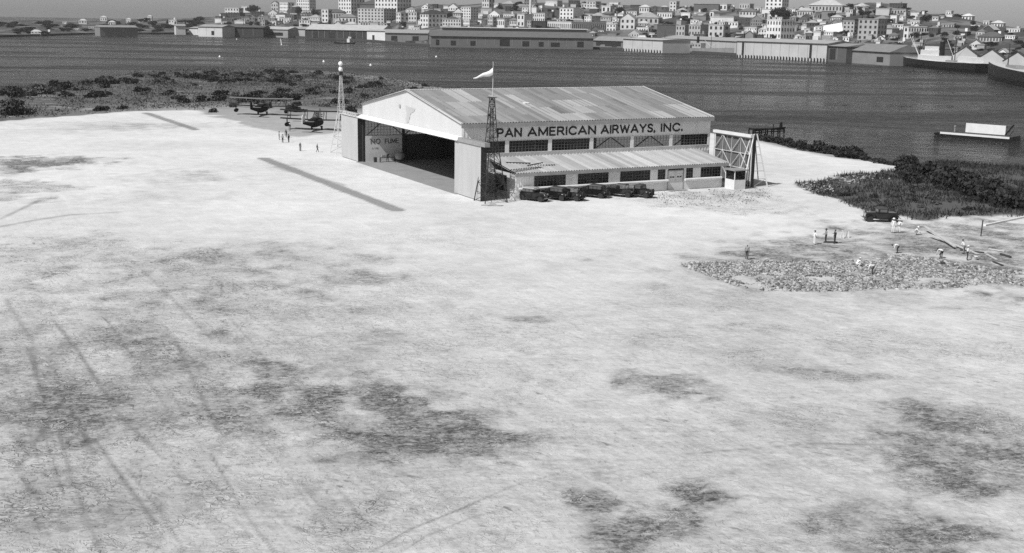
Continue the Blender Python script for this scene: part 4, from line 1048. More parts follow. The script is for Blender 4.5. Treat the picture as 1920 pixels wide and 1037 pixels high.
# planks and poles on the slope
def plank(a, b, za, zb, w, h, m, label, cat="plank", nm="plank"):
    A, B = G(*a), G(*b); A.z, B.z = za, zb
    o = MB().beam((0, 0, 0), B - A, w, h).build(nm, m, loc=A); tag(o, label, cat); return o
plank((1733, 434), (1790, 468), .7, .35, .3, .1, "wood_pale", "long pale plank running down from the crouching person in white hat")
plank((1742, 446), (1834, 478), .45, .1, .35, .1, "wood_pale", "longest pale plank crossing the slope below the first one")
plank((1800, 470), (1845, 475), .1, .1, .25, .1, "wood_dark", "dark plank lying behind the basket carrier")
plank((1854, 468), (1884, 473), .1, .12, .28, .1, "wood_pale", "pale board lying on the bare slope beyond the basket")
plank((1850, 478), (1868, 488), .1, .1, .26, .1, "wood_pale", "short pale board just below the pale board beyond the basket")
plank((1876, 478), (1895, 484), .12, .12, .24, .2, "wood_dark", "short dark beam at the outer end of the scattered boards")
plank((1862, 492), (1880, 499), .1, .1, .24, .1, "wood_dark", "dark board lowest of the scattered boards, near the rubble")
plank((1846, 424), (1935, 405), .12, .12, .34, .2, "white_paint", "long white pipe lying along the top of the slope", "pipe", "white_pipe")
p = G(1839, 443); o = MB().beam((0, 0, -.2), (.06, 0, 2.1), .12).build("wooden_stake", "wood_dark", loc=p); tag(o, "upright wooden stake standing alone on the slope", "stake")
# workshop gear inside the doorway
wb = tag(empty("workbench", hp(4.2, HW - 1.5), HRZ), "cluttered workbench against the sunlit wall inside the hangar", "workbench")
MB().box(-1.6, 1.6, -.4, .4, .85, .95).build("bench_top", "wood_dark", wb)
for x in (-1.5, 1.5):
    for y in (-.3, .3): MB().box(x - .06, x + .06, y - .06, y + .06, .06, .85).build("leg", "wood_dark", wb)
MB().box(-1.2, -.5, -.2, .2, .95, 1.35).box(.2, .7, -.25, .2, .95, 1.2).build("tool_boxes", "grey_steel", wb)
for k, (v, u, l) in enumerate(((1.9, 1.2, "dark oil drum nearest the door post inside the hangar"), (2.5, 1.7, "second oil drum from the door post inside the hangar"), (6.6, 1.4, "oil drum standing alone beyond the workbench"))):
    o = MB().lathe([(0, 0), (.29, 0), (.3, .02), (.3, .3), (.31, .31), (.31, .34), (.3, .35), (.3, .6), (.31, .61), (.31, .64), (.3, .65), (.3, .88), (0, .88)], n=16).build("oil_drum", "dark_steel" if k != 1 else "grey_steel", loc=hp(v, HW - u, .06)); tag(o, l, "drum", "oil drums in the hangar")
es = tag(empty("engine_stand", hp(5.9, HW - 3.2, .06), HRZ + .4), "covered grey engine on a wheeled stand inside the hangar doorway", "engine stand")
MB().lathe([(0, -.9), (.5, -.8), (.75, -.2), (.7, .5), (.4, .9), (0, 1.0)], (0, 0, 1.2), 'x', 12).build("covered_engine", "grey_trim", es, smooth=True)
MB().beam((-.8, -.5, 0), (-.2, 0, .8), .1).beam((-.8, .5, 0), (-.2, 0, .8), .1).beam((.8, -.5, 0), (.2, 0, .8), .1).beam((.8, .5, 0), (.2, 0, .8), .1).build("stand_frame", "dark_steel", es)
# ------------------------------------------------------------------ the town across the water
def tone_word(t): return "white" if t > .6 else ("pale" if t > .42 else ("grey" if t > .2 else "dark"))
def set_tone(o, t): o.color = (t, t, t, 1); return o
LAND = []
def base_building(px, py, az):
    P = hill_at(px, py); return P
def building(x0, xc, x1, yt, yb, tone, rows, fc, scs, label, roof="flat", rtone=.3, cat="building", name="building", yaw=None, group=None, depth=None):
    """front wall seen from x0 to xc, flank from xc to x1; heights between yt and yb"""
    P = hill_at(xc, yb) if depth is None else G(xc, yb, depth)
    D = P.y; az = math.atan2(P.x, P.y)
    wf, ws = max(xc - x0, 1.), max(x1 - xc, 0.)
    a = rad(yaw) if yaw is not None else (math.atan2(max(ws, .5), wf * 1.0) * .9 + .06 if ws > .5 else rad(8))
    a = min(max(a, rad(8)), rad(62)); k = D / FOC
    lf = wf * k / math.cos(a); ls = max(ws * k / math.sin(a), 5.0) if ws > .5 else 9.0
    h = (yb - yt) * k
    r = tag(empty(name, P, -(a + az)), label, cat, group)
    w = set_tone(MB().box(-lf, 0, 0, ls, -9, h).build("wall", "plaster", r), tone)
    if cat == "house" and random.random() < .5:
        q0, q1 = -lf * random.uniform(.5, 1.0), -lf * random.uniform(.0, .3)
        set_tone(MB().box(q0, q1, -random.uniform(2, 5), -.02, -9, h * random.uniform(.35, .6)).build("porch", "plaster", r), random.choice((.7, .5, .3, .1)))
    if cat == "house" and random.random() < .35:
        set_tone(MB().box(-lf * .4, -lf * .4 + 2.2, ls * .4, ls * .4 + 2.2, h - .5, h + random.uniform(2, 4)).build("roof_turret", "plaster", r), random.choice((.7, .5, .2)))
    if roof == "flat":
        o = .35; set_tone(MB().box(-lf - o, o, -o, ls + o, h - .05, h + .55).build("cornice", "plaster", r), tone * .85)
        set_tone(MB().box(-lf + .4, -.4, .4, ls - .4, h + .5, h + .62).build("roof", "roof_tile", r), rtone)
    elif roof == "hip":
        o = .35 if cat == "house" else .8; t_ = min(lf, ls) * .22 + .6; q = min(lf, ls) * .45
        v = [(-lf - o, -o, h), (o, -o, h), (o, ls + o, h), (-lf - o, ls + o, h), (-lf - o, -o, h + .12), (o, -o, h + .12), (o, ls + o, h + .12), (-lf - o, ls + o, h + .12)]
        if lf >= ls: v += [(-lf + q, ls / 2, h + t_), (-q, ls / 2, h + t_)]; f = [(4, 5, 9, 8), (5, 6, 9), (6, 7, 8, 9), (7, 4, 8)]
        else: v += [(-lf / 2, q, h + t_), (-lf / 2, ls - q, h + t_)]; f = [(4, 5, 8), (5, 6, 9, 8), (6, 7, 9), (7, 4, 8, 9)]
        set_tone(MB().add(v, f + [(0, 1, 5, 4), (1, 2, 6, 5), (2, 3, 7, 6), (3, 0, 4, 7), (0, 3, 2, 1)]).build("roof", "roof_tile", r), rtone)
    elif roof == "gable":
        t_ = lf * .34; o = .4
        set_tone(MB().prism([(-lf, h), (0, h), (-lf / 2, h + t_)], 'y', .01, ls - .01).build("gable", "plaster", r), tone)
        set_tone(MB().loft([[(-lf - o, -.5, h - .3), (-lf / 2, -.5, h + t_ + .1), (-lf / 2, -.5, h + t_ + .4), (-lf - o, -.5, h + .0)], [(-lf - o, ls + .5, h - .3), (-lf / 2, ls + .5, h + t_ + .1), (-lf / 2, ls + .5, h + t_ + .4), (-lf - o, ls + .5, h + .0)]])
                 .loft([[(o, -.5, h - .3), (-lf / 2, -.5, h + t_ + .11), (-lf / 2, -.5, h + t_ + .41), (o, -.5, h)], [(o, ls + .5, h - .3), (-lf / 2, ls + .5, h + t_ + .11), (-lf / 2, ls + .5, h + t_ + .41), (o, ls + .5, h)]]).build("roof", "roof_tile", r), rtone)
    if rows:
        ch = h / rows
        for j in range(rows):
            z = (j + .52) * ch
            for i in range(fc):
                cw = lf / fc; block("window", r, (-lf + (i + .5) * cw, -.02, z), (cw * (.42 if cat != 'house' else random.uniform(.25, .5)), .22, ch * (.5 if cat != 'house' else random.uniform(.3, .6))))
            for i in range(scs):
                cw = ls / scs; block("window", r, (.02, (i + .5) * cw, z), (.22, cw * .4, ch * .5))
    LAND.append((x0, x1, yt, yb, label))
    return r
B = building
# high-rise blocks on the crest
B(558, 581, 593, -5, 23, .72, 5, 6, 4, "white six-bay apartment block on the crest, slimmest of the high blocks", rtone=.4)
B(636, 659, 684, -14, 26, .68, 6, 5, 5, "tall white tower block rising behind the five-storey harbour office", rtone=.4)
B(704, 745, 771, -16, 21, .70, 5, 7, 5, "broadest white tower block on the crest of the town", rtone=.4)
B(1430, 1460, 1472, -14, 19, .74, 5, 4, 3, "tall white tower block standing behind the big round tree", rtone=.4)
B(672, 720, 743, 18, 45, .50, 5, 8, 5, "five-storey pale harbour office with rows of square windows", rtone=.2)
B(676, 712, 730, 9, 19, .12, 0, 0, 0, "dark hip roof block behind the five-storey harbour office", roof="hip", rtone=.08)
B(788, 803, 837, 27, 51, .66, 3, 3, 5, "three-storey warehouse with white end and dark overhanging roof", roof="hip", rtone=.05, yaw=58)
B(865, 882, 896, 15, 39, .62, 5, 4, 3, "narrow five-storey white house near the middle of the town", rtone=.25)
B(1048, 1073, 1092, 17, 37, .74, 3, 4, 0, "bright white four-bay house with blank dark flank", rtone=.1)
B(1025, 1070, 1135, 42, 58, .62, 1, 12, 18, "long two-storey building with white end and dark windowed flank", rtone=.06, yaw=56)
B(1136, 1153, 1156, 46, 59, .70, 2, 3, 0, "small white house with black shutters right of the long dark flank", rtone=.1)
B(1162, 1188, 1194, 36, 56, .60, 2, 3, 1, "pale gabled church front above the grey quay store", roof="gable", rtone=.25)
B(1188, 1232, 1240, 34, 46, .45, 1, 5, 1, "broad house under a big grey hip roof", roof="hip", rtone=.3)
B(1230, 1257, 1262, 25, 34, .74, 1, 6, 1, "long low white house on the upper slope with small windows", rtone=.3)
B(1231, 1266, 1270, 48, 68, .10, 0, 0, 0, "dark windowless warehouse behind the grey steamer", rtone=.2)
B(1266, 1282, 1290, 49, 68, .42, 2, 3, 0, "pale two-storey house left of the grey-fronted ruin", rtone=.15)
B(1290, 1311, 1327, 48, 68, .40, 2, 4, 0, "grey house with ragged front beside a dark blank flank", rtone=.15)
B(1327, 1354, 1366, 48, 70, .52, 2, 3, 1, "pale two-storey customs house with three bays behind the steamer", rtone=.4)
B(1330, 1372, 1376, 33, 43, .68, 0, 0, 0, "long white terrace wall on the middle slope", rtone=.5)
B(1359, 1380, 1388, 42, 50, .70, 1, 4, 1, "low white arcade with four dark openings", rtone=.3)
B(1327, 1334, 1345, 22, 34, .70, 1, 1, 0, "small white bell tower on the slope", roof="hip", rtone=.3, cat="tower", name="bell_tower")
B(1298, 1343, 1345, 9, 21, .14, 0, 0, 0, "long dark fort wall on the crest", rtone=.35)
B(1435, 1461, 1486, 39, 74, .74, 3, 5, 5, "white three-storey building with round-headed windows by the quay", rtone=.5)
B(1512, 1572, 1580, 11, 23, .45, 1, 10, 1, "long manor on the hilltop with a central gable", roof="hip", rtone=.45)
B(1530, 1542, 1546, 4, 13, .55, 1, 2, 0, "gabled tower block rising from the hilltop manor", roof="gable", rtone=.4)
B(1577, 1597, 1603, 41, 62, .42, 3, 3, 1, "square grey three-storey house on the right slope", rtone=.3)
B(1606, 1641, 1657, 38, 76, .36, 4, 4, 3, "grey four-storey block with flat roof on the right slope", rtone=.3)
B(1690, 1698, 1730, 51, 73, .72, 2, 1, 7, "white school with awnings along its long flank", rtone=.35, yaw=58)
B(1645, 1668, 1680, 54, 66, .48, 0, 0, 0, "plain pale store beside the grey four-storey block", roof="hip", rtone=.25)
# left headland
B(424, 449, 457, 16, 28, .66, 2, 5, 1, "white two-storey barracks on the headland", rtone=.45)
B(510, 523, 527, 7, 20, .50, 2, 3, 1, "gabled brick chapel on the crest beside the white block", roof="gable", rtone=.15)
B(526, 541, 553, 6, 24, .74, 3, 6, 2, "white three-storey hospital block on the headland", rtone=.4)
B(455, 470, 480, 12, 22, .60, 1, 3, 1, "white cottage beside the domed tree", rtone=.4)
B(604, 616, 622, 19, 42, .66, 3, 2, 1, "slim white tower house above the long shed", rtone=.2)
B(616, 645, 650, 24, 38, .40, 1, 6, 1, "low dark-roofed house right of the slim tower house", roof="hip", rtone=.1)
B(635, 668, 672, 33, 44, .62, 1, 5, 0, "white villa with porch above the long shed", roof="hip", rtone=.2)
B(743, 751, 766, 25, 45, .62, 3, 2, 2, "narrow white house between two dark flanks", rtone=.3)
B(766, 781, 786, 24, 46, .55, 3, 3, 1, "pale house left of the warehouse with overhanging roof", rtone=.3)
B(830, 864, 868, 37, 49, .58, 2, 7, 1, "low pale arcade house under the steep hip roof", rtone=.3)
B(850, 864, 868, 25, 38, .52, 2, 4, 1, "pale house with steep roof and small windows", roof="hip", rtone=.4)
B(868, 880, 894, 38, 51, .66, 2, 5, 6, "white shopfront row below the narrow five-storey house", rtone=.3, yaw=40)
B(893, 902, 914, 39, 50, .72, 1, 1, 0, "small white gatehouse with one dark arch", rtone=.1)
B(914, 923, 932, 33, 51, .46, 3, 3, 1, "grey pilastered bank front", rtone=.3)
B(930, 945, 949, 37, 51, .74, 1, 4, 0, "white house with tall dark doorways", rtone=.6)
B(955, 968, 970, 38, 48, .66, 1, 4, 1, "low white cottage row in the middle of the town", roof="hip", rtone=.2)
B(969, 982, 998, 28, 51, .60, 2, 2, 0, "pale tall house with a dark blank flank", rtone=.35)
B(982, 995, 998, 40, 51, .42, 2, 4, 1, "grey two-storey annex in front of the dark flank", rtone=.3)
B(998, 1020, 1024, 26, 41, .68, 2, 6, 1, "white arcaded town hall with rounded gable", rtone=.2)
B(998, 1022, 1025, 41, 53, .05, 0, 0, 0, "black shed in front of the arcaded town hall", rtone=.04)
B(903, 916, 926, -2, 14, .55, 2, 3, 2, "grey domed house on the crest left of the chimney", roof="hip", rtone=.3)
B(1098, 1114, 1124, 4, 19, .5, 3, 3, 1, "grey tenement on the crest right of the bright white house", rtone=.25)
B(1126, 1142, 1146, 12, 25, .66, 1, 2, 1, "white house with two dark doors on the upper slope", rtone=.35)
B(1140, 1156, 1160, 5, 10, .72, 0, 0, 0, "flat white water tank house on the crest", rtone=.6)
B(1196, 1214, 1218, 14, 24, .62, 1, 4, 1, "white veranda house on the crest", roof="hip", rtone=.5)
B(1252, 1264, 1270, 4, 22, .60, 3, 2, 1, "tall white house on the crest left of the fort wall", rtone=.3)
B(1345, 1358, 1366, 9, 20, .60, 1, 2, 1, "white twin block on the crest right of the fort wall", rtone=.4)
B(1382, 1400, 1408, 8, 17, .50, 1, 4, 1, "pale crest house left of the tower block", rtone=.4)
B(1383, 1412, 1416, 22, 30, .58, 1, 5, 1, "white house with dark shutters below the crest", roof="hip", rtone=.15)
B(1465, 1478, 1482, 26, 34, .6, 1, 2, 1, "small gabled cottage right of the big round tree", roof="gable", rtone=.3)
B(1490, 1518, 1522, 21, 32, .52, 1, 6, 1, "low villa with columned porch on the right slope", roof="hip", rtone=.4)
B(1553, 1572, 1576, 33, 41, .66, 1, 5, 0, "white barrack with narrow windows above the bright wall", roof="hip", rtone=.4)
B(1660, 1690, 1694, 18, 28, .40, 1, 6, 1, "long grey fort casemate on the right hillside", rtone=.35)
B(1636, 1660, 1664, 17, 28, .48, 0, 0, 0, "blank fort bastion on the right hillside", rtone=.35)
B(1765, 1774, 1778, 21, 30, .66, 1, 2, 0, "small white hut row at the foot of the ridge", rtone=.5)
B(1796, 1813, 1818, 25, 34, .66, 1, 3, 0, "white bungalow on the right-hand ridge", roof="hip", rtone=.6)
B(1836, 1846, 1850, 41, 48, .6, 1, 2, 0, "white hut on the falling end of the ridge", rtone=.5)
B(1852, 1872, 1876, 44, 53, .62, 1, 4, 0, "last white house on the falling end of the ridge", roof="hip", rtone=.5)
B(1830, 1872, 1880, 70, 80, .42, 1, 8, 1, "long grey barrack with dormers above the gabled sheds", roof="hip", rtone=.1)
# bright embankment wall
e0, e1 = hill_at(1525, 60), hill_at(1577, 60)
o = MB().add([e0, e1, e1 + Vector((0, 6, 9)), e0 + Vector((0, 6, 4.5)), e0 + Vector((0, 8, -3)), e1 + Vector((0, 8, -3))], [(0, 1, 2, 3), (3, 2, 5, 4)]).build("embankment", "white_paint"); tag(o, "bright white sloping embankment on the right slope", "wall")
# chimney stack
cp = hill_at(993, 30); st = tag(empty("chimney", cp), "tall white factory chimney above the town hall", "chimney")
hz = 30 * cp.y / FOC + 3; MB().lathe([(1.7, -6), (1.2, hz), (1.5, hz), (1.5, hz + .8), (0, hz + .8)], n=12).build("stack", "white_paint", st); MB().box(-2.2, 2.2, -2.2, 2.2, -8, 2.5).build("plinth", "plaster", st)
set_tone(st.children[1], .5)
# smaller houses filling the slope
def crest_y(x): return float(np.interp(x, CR_X, CR_Y))
def shore_y(x): return float(np.interp(x, SH_X, SH_Y))
random.seed(5)
used = list(LAND); kinds = ("cottage", "house", "town house", "store")
def landmark(x, y):
    best = min(used[:66], key=lambda q: (abs((q[0] + q[1]) / 2 - x) + 2.2 * abs((q[2] + q[3]) / 2 - y)))
    dx, dy = x - (best[0] + best[1]) / 2, y - (best[2] + best[3]) / 2
    rel = ("left of" if dx < 0 else "right of") if abs(dx) > 1.6 * abs(dy) else ("above" if dy < 0 else "below")
    return rel, best[4]
n_f = 0; tries = 0
while n_f < 298 and tries < 22000:
    tries += 1
    x = random.uniform(400, 1720) if random.random() < .95 else random.uniform(1720, 1890)
    lo, hi = crest_y(x), shore_y(x) - 22
    if hi - lo < 4: continue
    y = lo + (hi - lo) * random.random() ** 1.0 + 5
    w, h = random.choice((random.uniform(7, 14), random.uniform(10, 20), random.uniform(18, 28))), random.choice((random.uniform(5, 9), random.uniform(8, 15))); w *= .85; h *= .85; sw = random.uniform(1, .5 * w)
    if any(not (x + w + sw < q[0] + 2 or x > q[1] - 2 or y < q[2] + 4 or y - h > q[3] - 3) for q in used): 
        if random.random() < .93: continue
    t = random.choice((.74, .7, .6, .46, .36, .22, .12, .07)); rf = random.choice(("flat",) * 7 + ("hip", "hip", "gable")); st_ = 2 if h > 8.5 else 1
    rel, lm = landmark(x + w / 2, y - h / 2); short = " ".join(lm.split()[:6])
    wd = "narrow" if w < 12 else ("wide" if w > 17 else "small")
    lab = f"{wd} {tone_word(t)} {'hip-roofed' if rf == 'hip' else ('gabled' if rf == 'gable' else 'flat-roofed')} house {rel} the {short}"
    k = 2
    while lab in LABELS:
        lab = f"{('second', 'third', 'fourth', 'fifth', 'sixth', 'seventh', 'eighth', 'ninth')[k - 2]} {wd} {tone_word(t)} {'hip-roofed' if rf == 'hip' else ('gabled' if rf == 'gable' else 'flat-roofed')} house {rel} the {short}"; k += 1
        if k > 9: break
    B(x, x + w, x + w + sw, y - h, y, t, st_ if random.random() < .6 else 0, max(2, int(w / 4)), 2 if sw > 5 else (1 if sw > 3 else 0), lab, roof=rf, rtone=random.choice((.08, .14, .22, .32, .42)), cat="house", name="house", group="houses on the town's hillside")
    used.append((x, x + w + sw, y - h, y, lab)); n_f += 1

# ------------------------------------------------------------------ sheds and quays along the far waterfront (all stand on the quay, 0.9 m up)
def shed(x0, yb0, x1, yb1, hw, deep, rise, wt, rt, label, bays=8, doors=(), gable_end=False, name="warehouse", z=.9, piles=0, monitor=False):
    A, Bv = G(x0, yb0, z), G(x1, yb1, z); d = Bv - A; L = d.length; a = math.atan2(d.y, d.x)
    r = tag(empty(name, A, a), label, "warehouse", "warehouses on the far quay")
    set_tone(MB().box(0, L, 0, deep, -2.2, hw).build("wall", "plaster", r), wt)
    set_tone(MB().loft([[(-.5, -1.2, hw - .1), (-.5, deep / 2, hw + rise), (-.5, deep + 1.2, hw - .1)], [(L + .5, -1.2, hw - .1), (L + .5, deep / 2, hw + rise), (L + .5, deep + 1.2, hw - .1)]]).build("roof", "roof_tile", r), rt)
    for sx in (0, L):
        set_tone(MB().prism([(0, hw - .05), (deep, hw - .05), (deep / 2, hw + rise - .15)], 'x', sx - .1, sx + .1).build("gable", "plaster", r), wt)
    for k in range(1, bays): MB().box(L * k / bays - .12, L * k / bays + .12, -.15, .0, .0, hw - .2).build("pilaster", "grey_trim", r)
    for f0, f1, hh in doors: block("door", r, ((f0 + f1) / 2 * L, -.05, hh * hw / 2), ((f1 - f0) * L, .3, hh * hw))
    if monitor:
        set_tone(MB().box(L * .08, L - 3, deep * .55, deep * .95, hw - .5, hw + rise + 2.6).build("upper_storey", "plaster", r), wt * 1.15)
        MB().box(L * .07, L - 2, deep * .5, deep, hw + rise + 2.6, hw + rise + 3.2).build("upper_roof", "white_paint", r)
    for k in range(piles):
        MB().tube((L * (k + .5) / piles, -.9, -3.0), (L * (k + .5) / piles, -.9, .4), .45, .4, 6).build("piling", "hull_black", r)
    return r
shed(808, 84, 1112, 88.5, 8.2, 34, 5, .17, .13, "long brick pier shed with gabled end directly across the water", 18, ((.03, .05, .6), (.12, .15, .5), (.24, .27, .5), (.42, .48, .8), (.56, .6, .55), (.66, .69, .5), (.735, .79, .45), (.9, .94, .6)), monitor=True)
shed(722, 75.5, 836, 77.5, 8.0, 26, 3.5, .24, .3, "grey pier shed left of the long brick shed", 7, ((.1, .2, .6), (.45, .55, .6), (.8, .88, .5)))
shed(574, 70, 716, 73.5, 9.0, 30, 6, .05, .42, "long open shed with pale roof and dark front left of the white office", 12, ((.1, .16, .7), (.3, .38, .7), (.6, .66, .7)))
shed(538, 67, 572, 67.8, 8.5, 20, 2.5, .42, .3, "gabled pale boathouse at the left end of the open shed", 0, ((.42, .54, .5),))
shed(688, 73.8, 722, 74.8, 9.5, 14, 1.5, .7, .4, "white harbour office block beside the open shed", 0, ((.3, .42, .5),))
shed(1168, 91, 1242, 95, 9.0, 30, 1.2, .50, .4, "pale walled pier left of the grey steamer", 4, (), piles=14)
shed(1168, 75, 1232, 76, 6.5, 20, 2, .20, .3, "dark grey store set back behind the pale walled pier", 5, ())
shed(1112, 85, 1170, 87, 5.0, 22, 4, .16, .25, "low dark shed with white cargo between two piers", 3, ((.1, .9, .7),))
shed(1381, 103, 1549, 110.5, 11.0, 36, 2.2, .48, .35, "long pale pier shed with black pilings right of the steamer", 10, ((.06, .085, .92), (.82, .845, .92)), piles=30)
shed(1552, 110.5, 1586, 112.5, 9.5, 30, 2, .10, .25, "dark open pier end right of the long pale shed", 2, ((.1, .4, .8),))
shed(1590, 112, 1668, 117.5, 7.0, 26, 5, .24, .2, "weathered grey boathouse on the right waterfront", 4, ((.7, .85, .5),))
shed(1240, 88, 1380, 97, 9.0, 30, 2.5, .42, .32, "grey quay store standing behind the moored steamer", 8, ((.1, .2, .6), (.5, .6, .6)))
shed(372, 65, 417, 66.2, 9.5, 24, 2.5, .58, .3, "white harbour shed with shaped gable on the left waterfront", 3, ((.55, .66, .5),))
shed(355, 62, 386, 63, 6.5, 18, 1.5, .6, .3, "low white wing left of the shed with shaped gable", 2, ())
shed(418, 65.5, 494, 67, 9.5, 26, 2, .05, .1, "dark open shed behind the black schooner", 4, ())
shed(494, 66, 540, 67.5, 7.5, 22, 3, .3, .4, "pale store behind the stern of the schooner", 3, ((.2, .8, .5),))
shed(188, 64.5, 258, 65, 8.0, 22, 2, .2, .25, "grey walled wharf far out on the left shore", 8, ())
shed(330, 62, 348, 62.2, 9, 14, 2, .6, .3, "white square store on the far left shore", 0, ())
# three gabled sheds at the right edge, ends towards us
for x0, xm, x1, yb, lab in ((1788, 1806, 1830, 119, "white gabled dock shed nearest the freighter's stern"), (1836, 1857, 1880, 125, "middle of the three white gabled dock sheds"), (1882, 1905, 1930, 131, "outermost white gabled dock shed at the picture's edge")):
    building(x0, x1, x1 + 1, yb - 15, yb, .5, 0, 0, 0, lab, roof="gable", rtone=.06, cat="warehouse", name="dock_shed", yaw=12, group="gabled dock sheds")
# quay edge
qs = [G(x, float(np.interp(x, SH_X, SH_Y)) - .2, .9) for x in range(380, 2100, 20)]
q = MB()
for a, b in zip(qs[:-1], qs[1:]): q.add([(a.x, a.y - 2, -3), (b.x, b.y - 2, -3), (b.x, b.y - 2, .95), (a.x, a.y - 2, .95), (b.x, b.y + 3, .95), (a.x, a.y + 3, .95)], [(0, 1, 2, 3), (3, 2, 4, 5)])
tag(q.build("quay", "wood_dark", fix=False), "stone quay edge of the far waterfront", kind="structure")

# ------------------------------------------------------------------ ships
def ship(name, xs, ys, xb, yb, beam, free, m, label, sheer=2.2, cat="ship"):
    """hull from stern point to bow point on the water"""
    A, Bv = G(xs, ys, WATER_Z), G(xb, yb, WATER_Z); d = Bv - A; L = d.length; a = math.atan2(d.y, d.x)
    r = tag(empty(name, A, a), label, cat)
    secs = []
    for k in range(15):
        t = k / 14; w = beam / 2 * min(1, (1 - (abs(t - .45) / .55) ** 3.2) + (.28 if t < .45 else .02)); w = max(w, .12)
        top = free + sheer * ((t - .42) * 1.7) ** 2; ov = (1.2 if t > .9 else 0) * (t - .9) * 10 - (1 - min(1, t * 8)) * 2.0
        secs.append([(t * L, -w * .7, -1.5), (t * L + ov * .6, -w * .95, free * .4), (t * L + ov, -w, top), (t * L + ov, w, top), (t * L + ov * .6, w * .95, free * .4), (t * L, w * .7, -1.5)])
    MB().loft(secs).build("hull", m, r)
    dk = MB()
    for k in range(14):
        p, q_ = secs[k], secs[k + 1]; dk.add([Vector(p[2]) + Vector((0, .3, .08)), Vector(p[3]) + Vector((0, -.3, .08)), Vector(q_[3]) + Vector((0, -.3, .08)), Vector(q_[2]) + Vector((0, .3, .08))], [(0, 1, 2, 3)])
    dk.build("deck", "wood_pale", r)
    return r, L
def mast(r, x, z0, h, boom=()):
    MB().tube((x, 0, z0), (x, 0, z0 + h), .32, .16, 8).build("mast", "dark_steel", r)
    for dx, dz in boom: MB().tube((x, 0, z0 + 1.5), (x + dx, .6, z0 + dz), .16, .1, 6).build("cargo_boom", "light_steel", r)
def house(r, x0, x1, w, z0, z1, m="white_paint", wins=0):
    o = MB().box(x0, x1, -w, w, z0, z1).build("deckhouse", m, r)
    for k in range(wins): block("porthole", o, (x0 + (x1 - x0) * (k + .5) / wins, -w, (z0 + z1) / 2), ((x1 - x0) / wins * .4, .12, (z1 - z0) * .35))
    return o
# black freighter, stern towards the picture's right
r, L = ship("freighter", 1838, 138, 1688, 122.5, 11, 5.2, "hull_black", "black freighter with white bridge moored at the right-hand docks", 1.2)
house(r, L * .42, L * .68, 4.4, 5.2, 8.6, wins=7); house(r, L * .52, L * .66, 3.8, 8.6, 11.8, wins=5); house(r, L * .56, L * .62, 3.2, 11.8, 14.2, wins=3); house(r, L * .04, L * .2, 3.6, 5.8, 9.2, wins=4)
MB().lathe([(1.7, 0), (1.6, 8), (1.75, 8.2), (1.6, 9), (0, 9)], (L * .46, 0, 8.6), n=14).build("funnel", "hull_black", r)
mast(r, L * .74, 5, 21, ((14, 15), (20, 17), (-10, 14))); mast(r, L * .3, 5, 22, ((-16, 10), (12, 14)))
MB().box(L * .72, L * .84, -2.6, 2.6, 5.2, 6.6).build("hatch", "grey_steel", r); MB().box(L * .26, L * .36, -2.6, 2.6, 5.2, 6.4).build("hatch", "grey_steel", r)
for y in (-3.6,): MB().loft([[(L * .5, y - .8, 8.2), (L * .5, y + .8, 8.2), (L * .5, y, 8.9)], [(L * .58, y - .8, 8.2), (L * .58, y + .8, 8.2), (L * .58, y, 8.9)]]).build("lifeboat", "white_paint", r)
# second black ship, bow entering from the right
r, L = ship("steamer", 2090, 196, 1852, 146, 13, 7.0, "hull_black", "bow of a large black steamer entering at the picture's right edge", 1.6)
mast(r, L * .8, 7, 12); MB().box(L * .66, L * .76, -3, 3, 7.4, 8.8).build("hatch", "grey_steel", r)
rl = MB()
for k in range(12): rl.tube((L * .72 + k * L * .02, -5.4, 7.2), (L * .72 + k * L * .02, -5.4, 8.4), .06, .06, 4)
rl.beam((L * .72, -5.4, 8.4), (L * .94, -5.0, 8.6), .08).build("railing", "light_steel", r)
# grey steamer at the middle piers
r, L = ship("steamer", 1232, 96.5, 1374, 103, 11, 4.4, "hull_grey", "weathered grey steamer lying along the pale quay", 1.6)
house(r, L * .28, L * .46, 3.4, 4.6, 7.2, "hull_grey", 5); house(r, L * .5, L * .62, 3.0, 4.6, 9.0, "grey_trim", 3); house(r, L * .02, L * .2, 3.4, 4.8, 7.0, "wood_dark")
mast(r, L * .1, 5, 13); mast(r, L * .72, 4.6, 11, ((8, 6), (-8, 7))); MB().lathe([(1.2, 0), (1.1, 5.5), (0, 5.5)], (L * .55, 0, 9.0), n=12).build("funnel", "hull_black", r)
# black schooner on the left
r, L = ship("schooner", 540, 68.6, 434, 66.8, 9, 5.0, "hull_black", "black three-masted schooner moored on the left waterfront", 1.4)
for t in (.78, .48, .3): mast(r, L * t, 5, 27 if t > .3 else 22)
house(r, L * .78, L * .84, 2.4, 5, 9.0); house(r, L * .5, L * .76, 2.6, 5, 8.0, "car_light", 6)
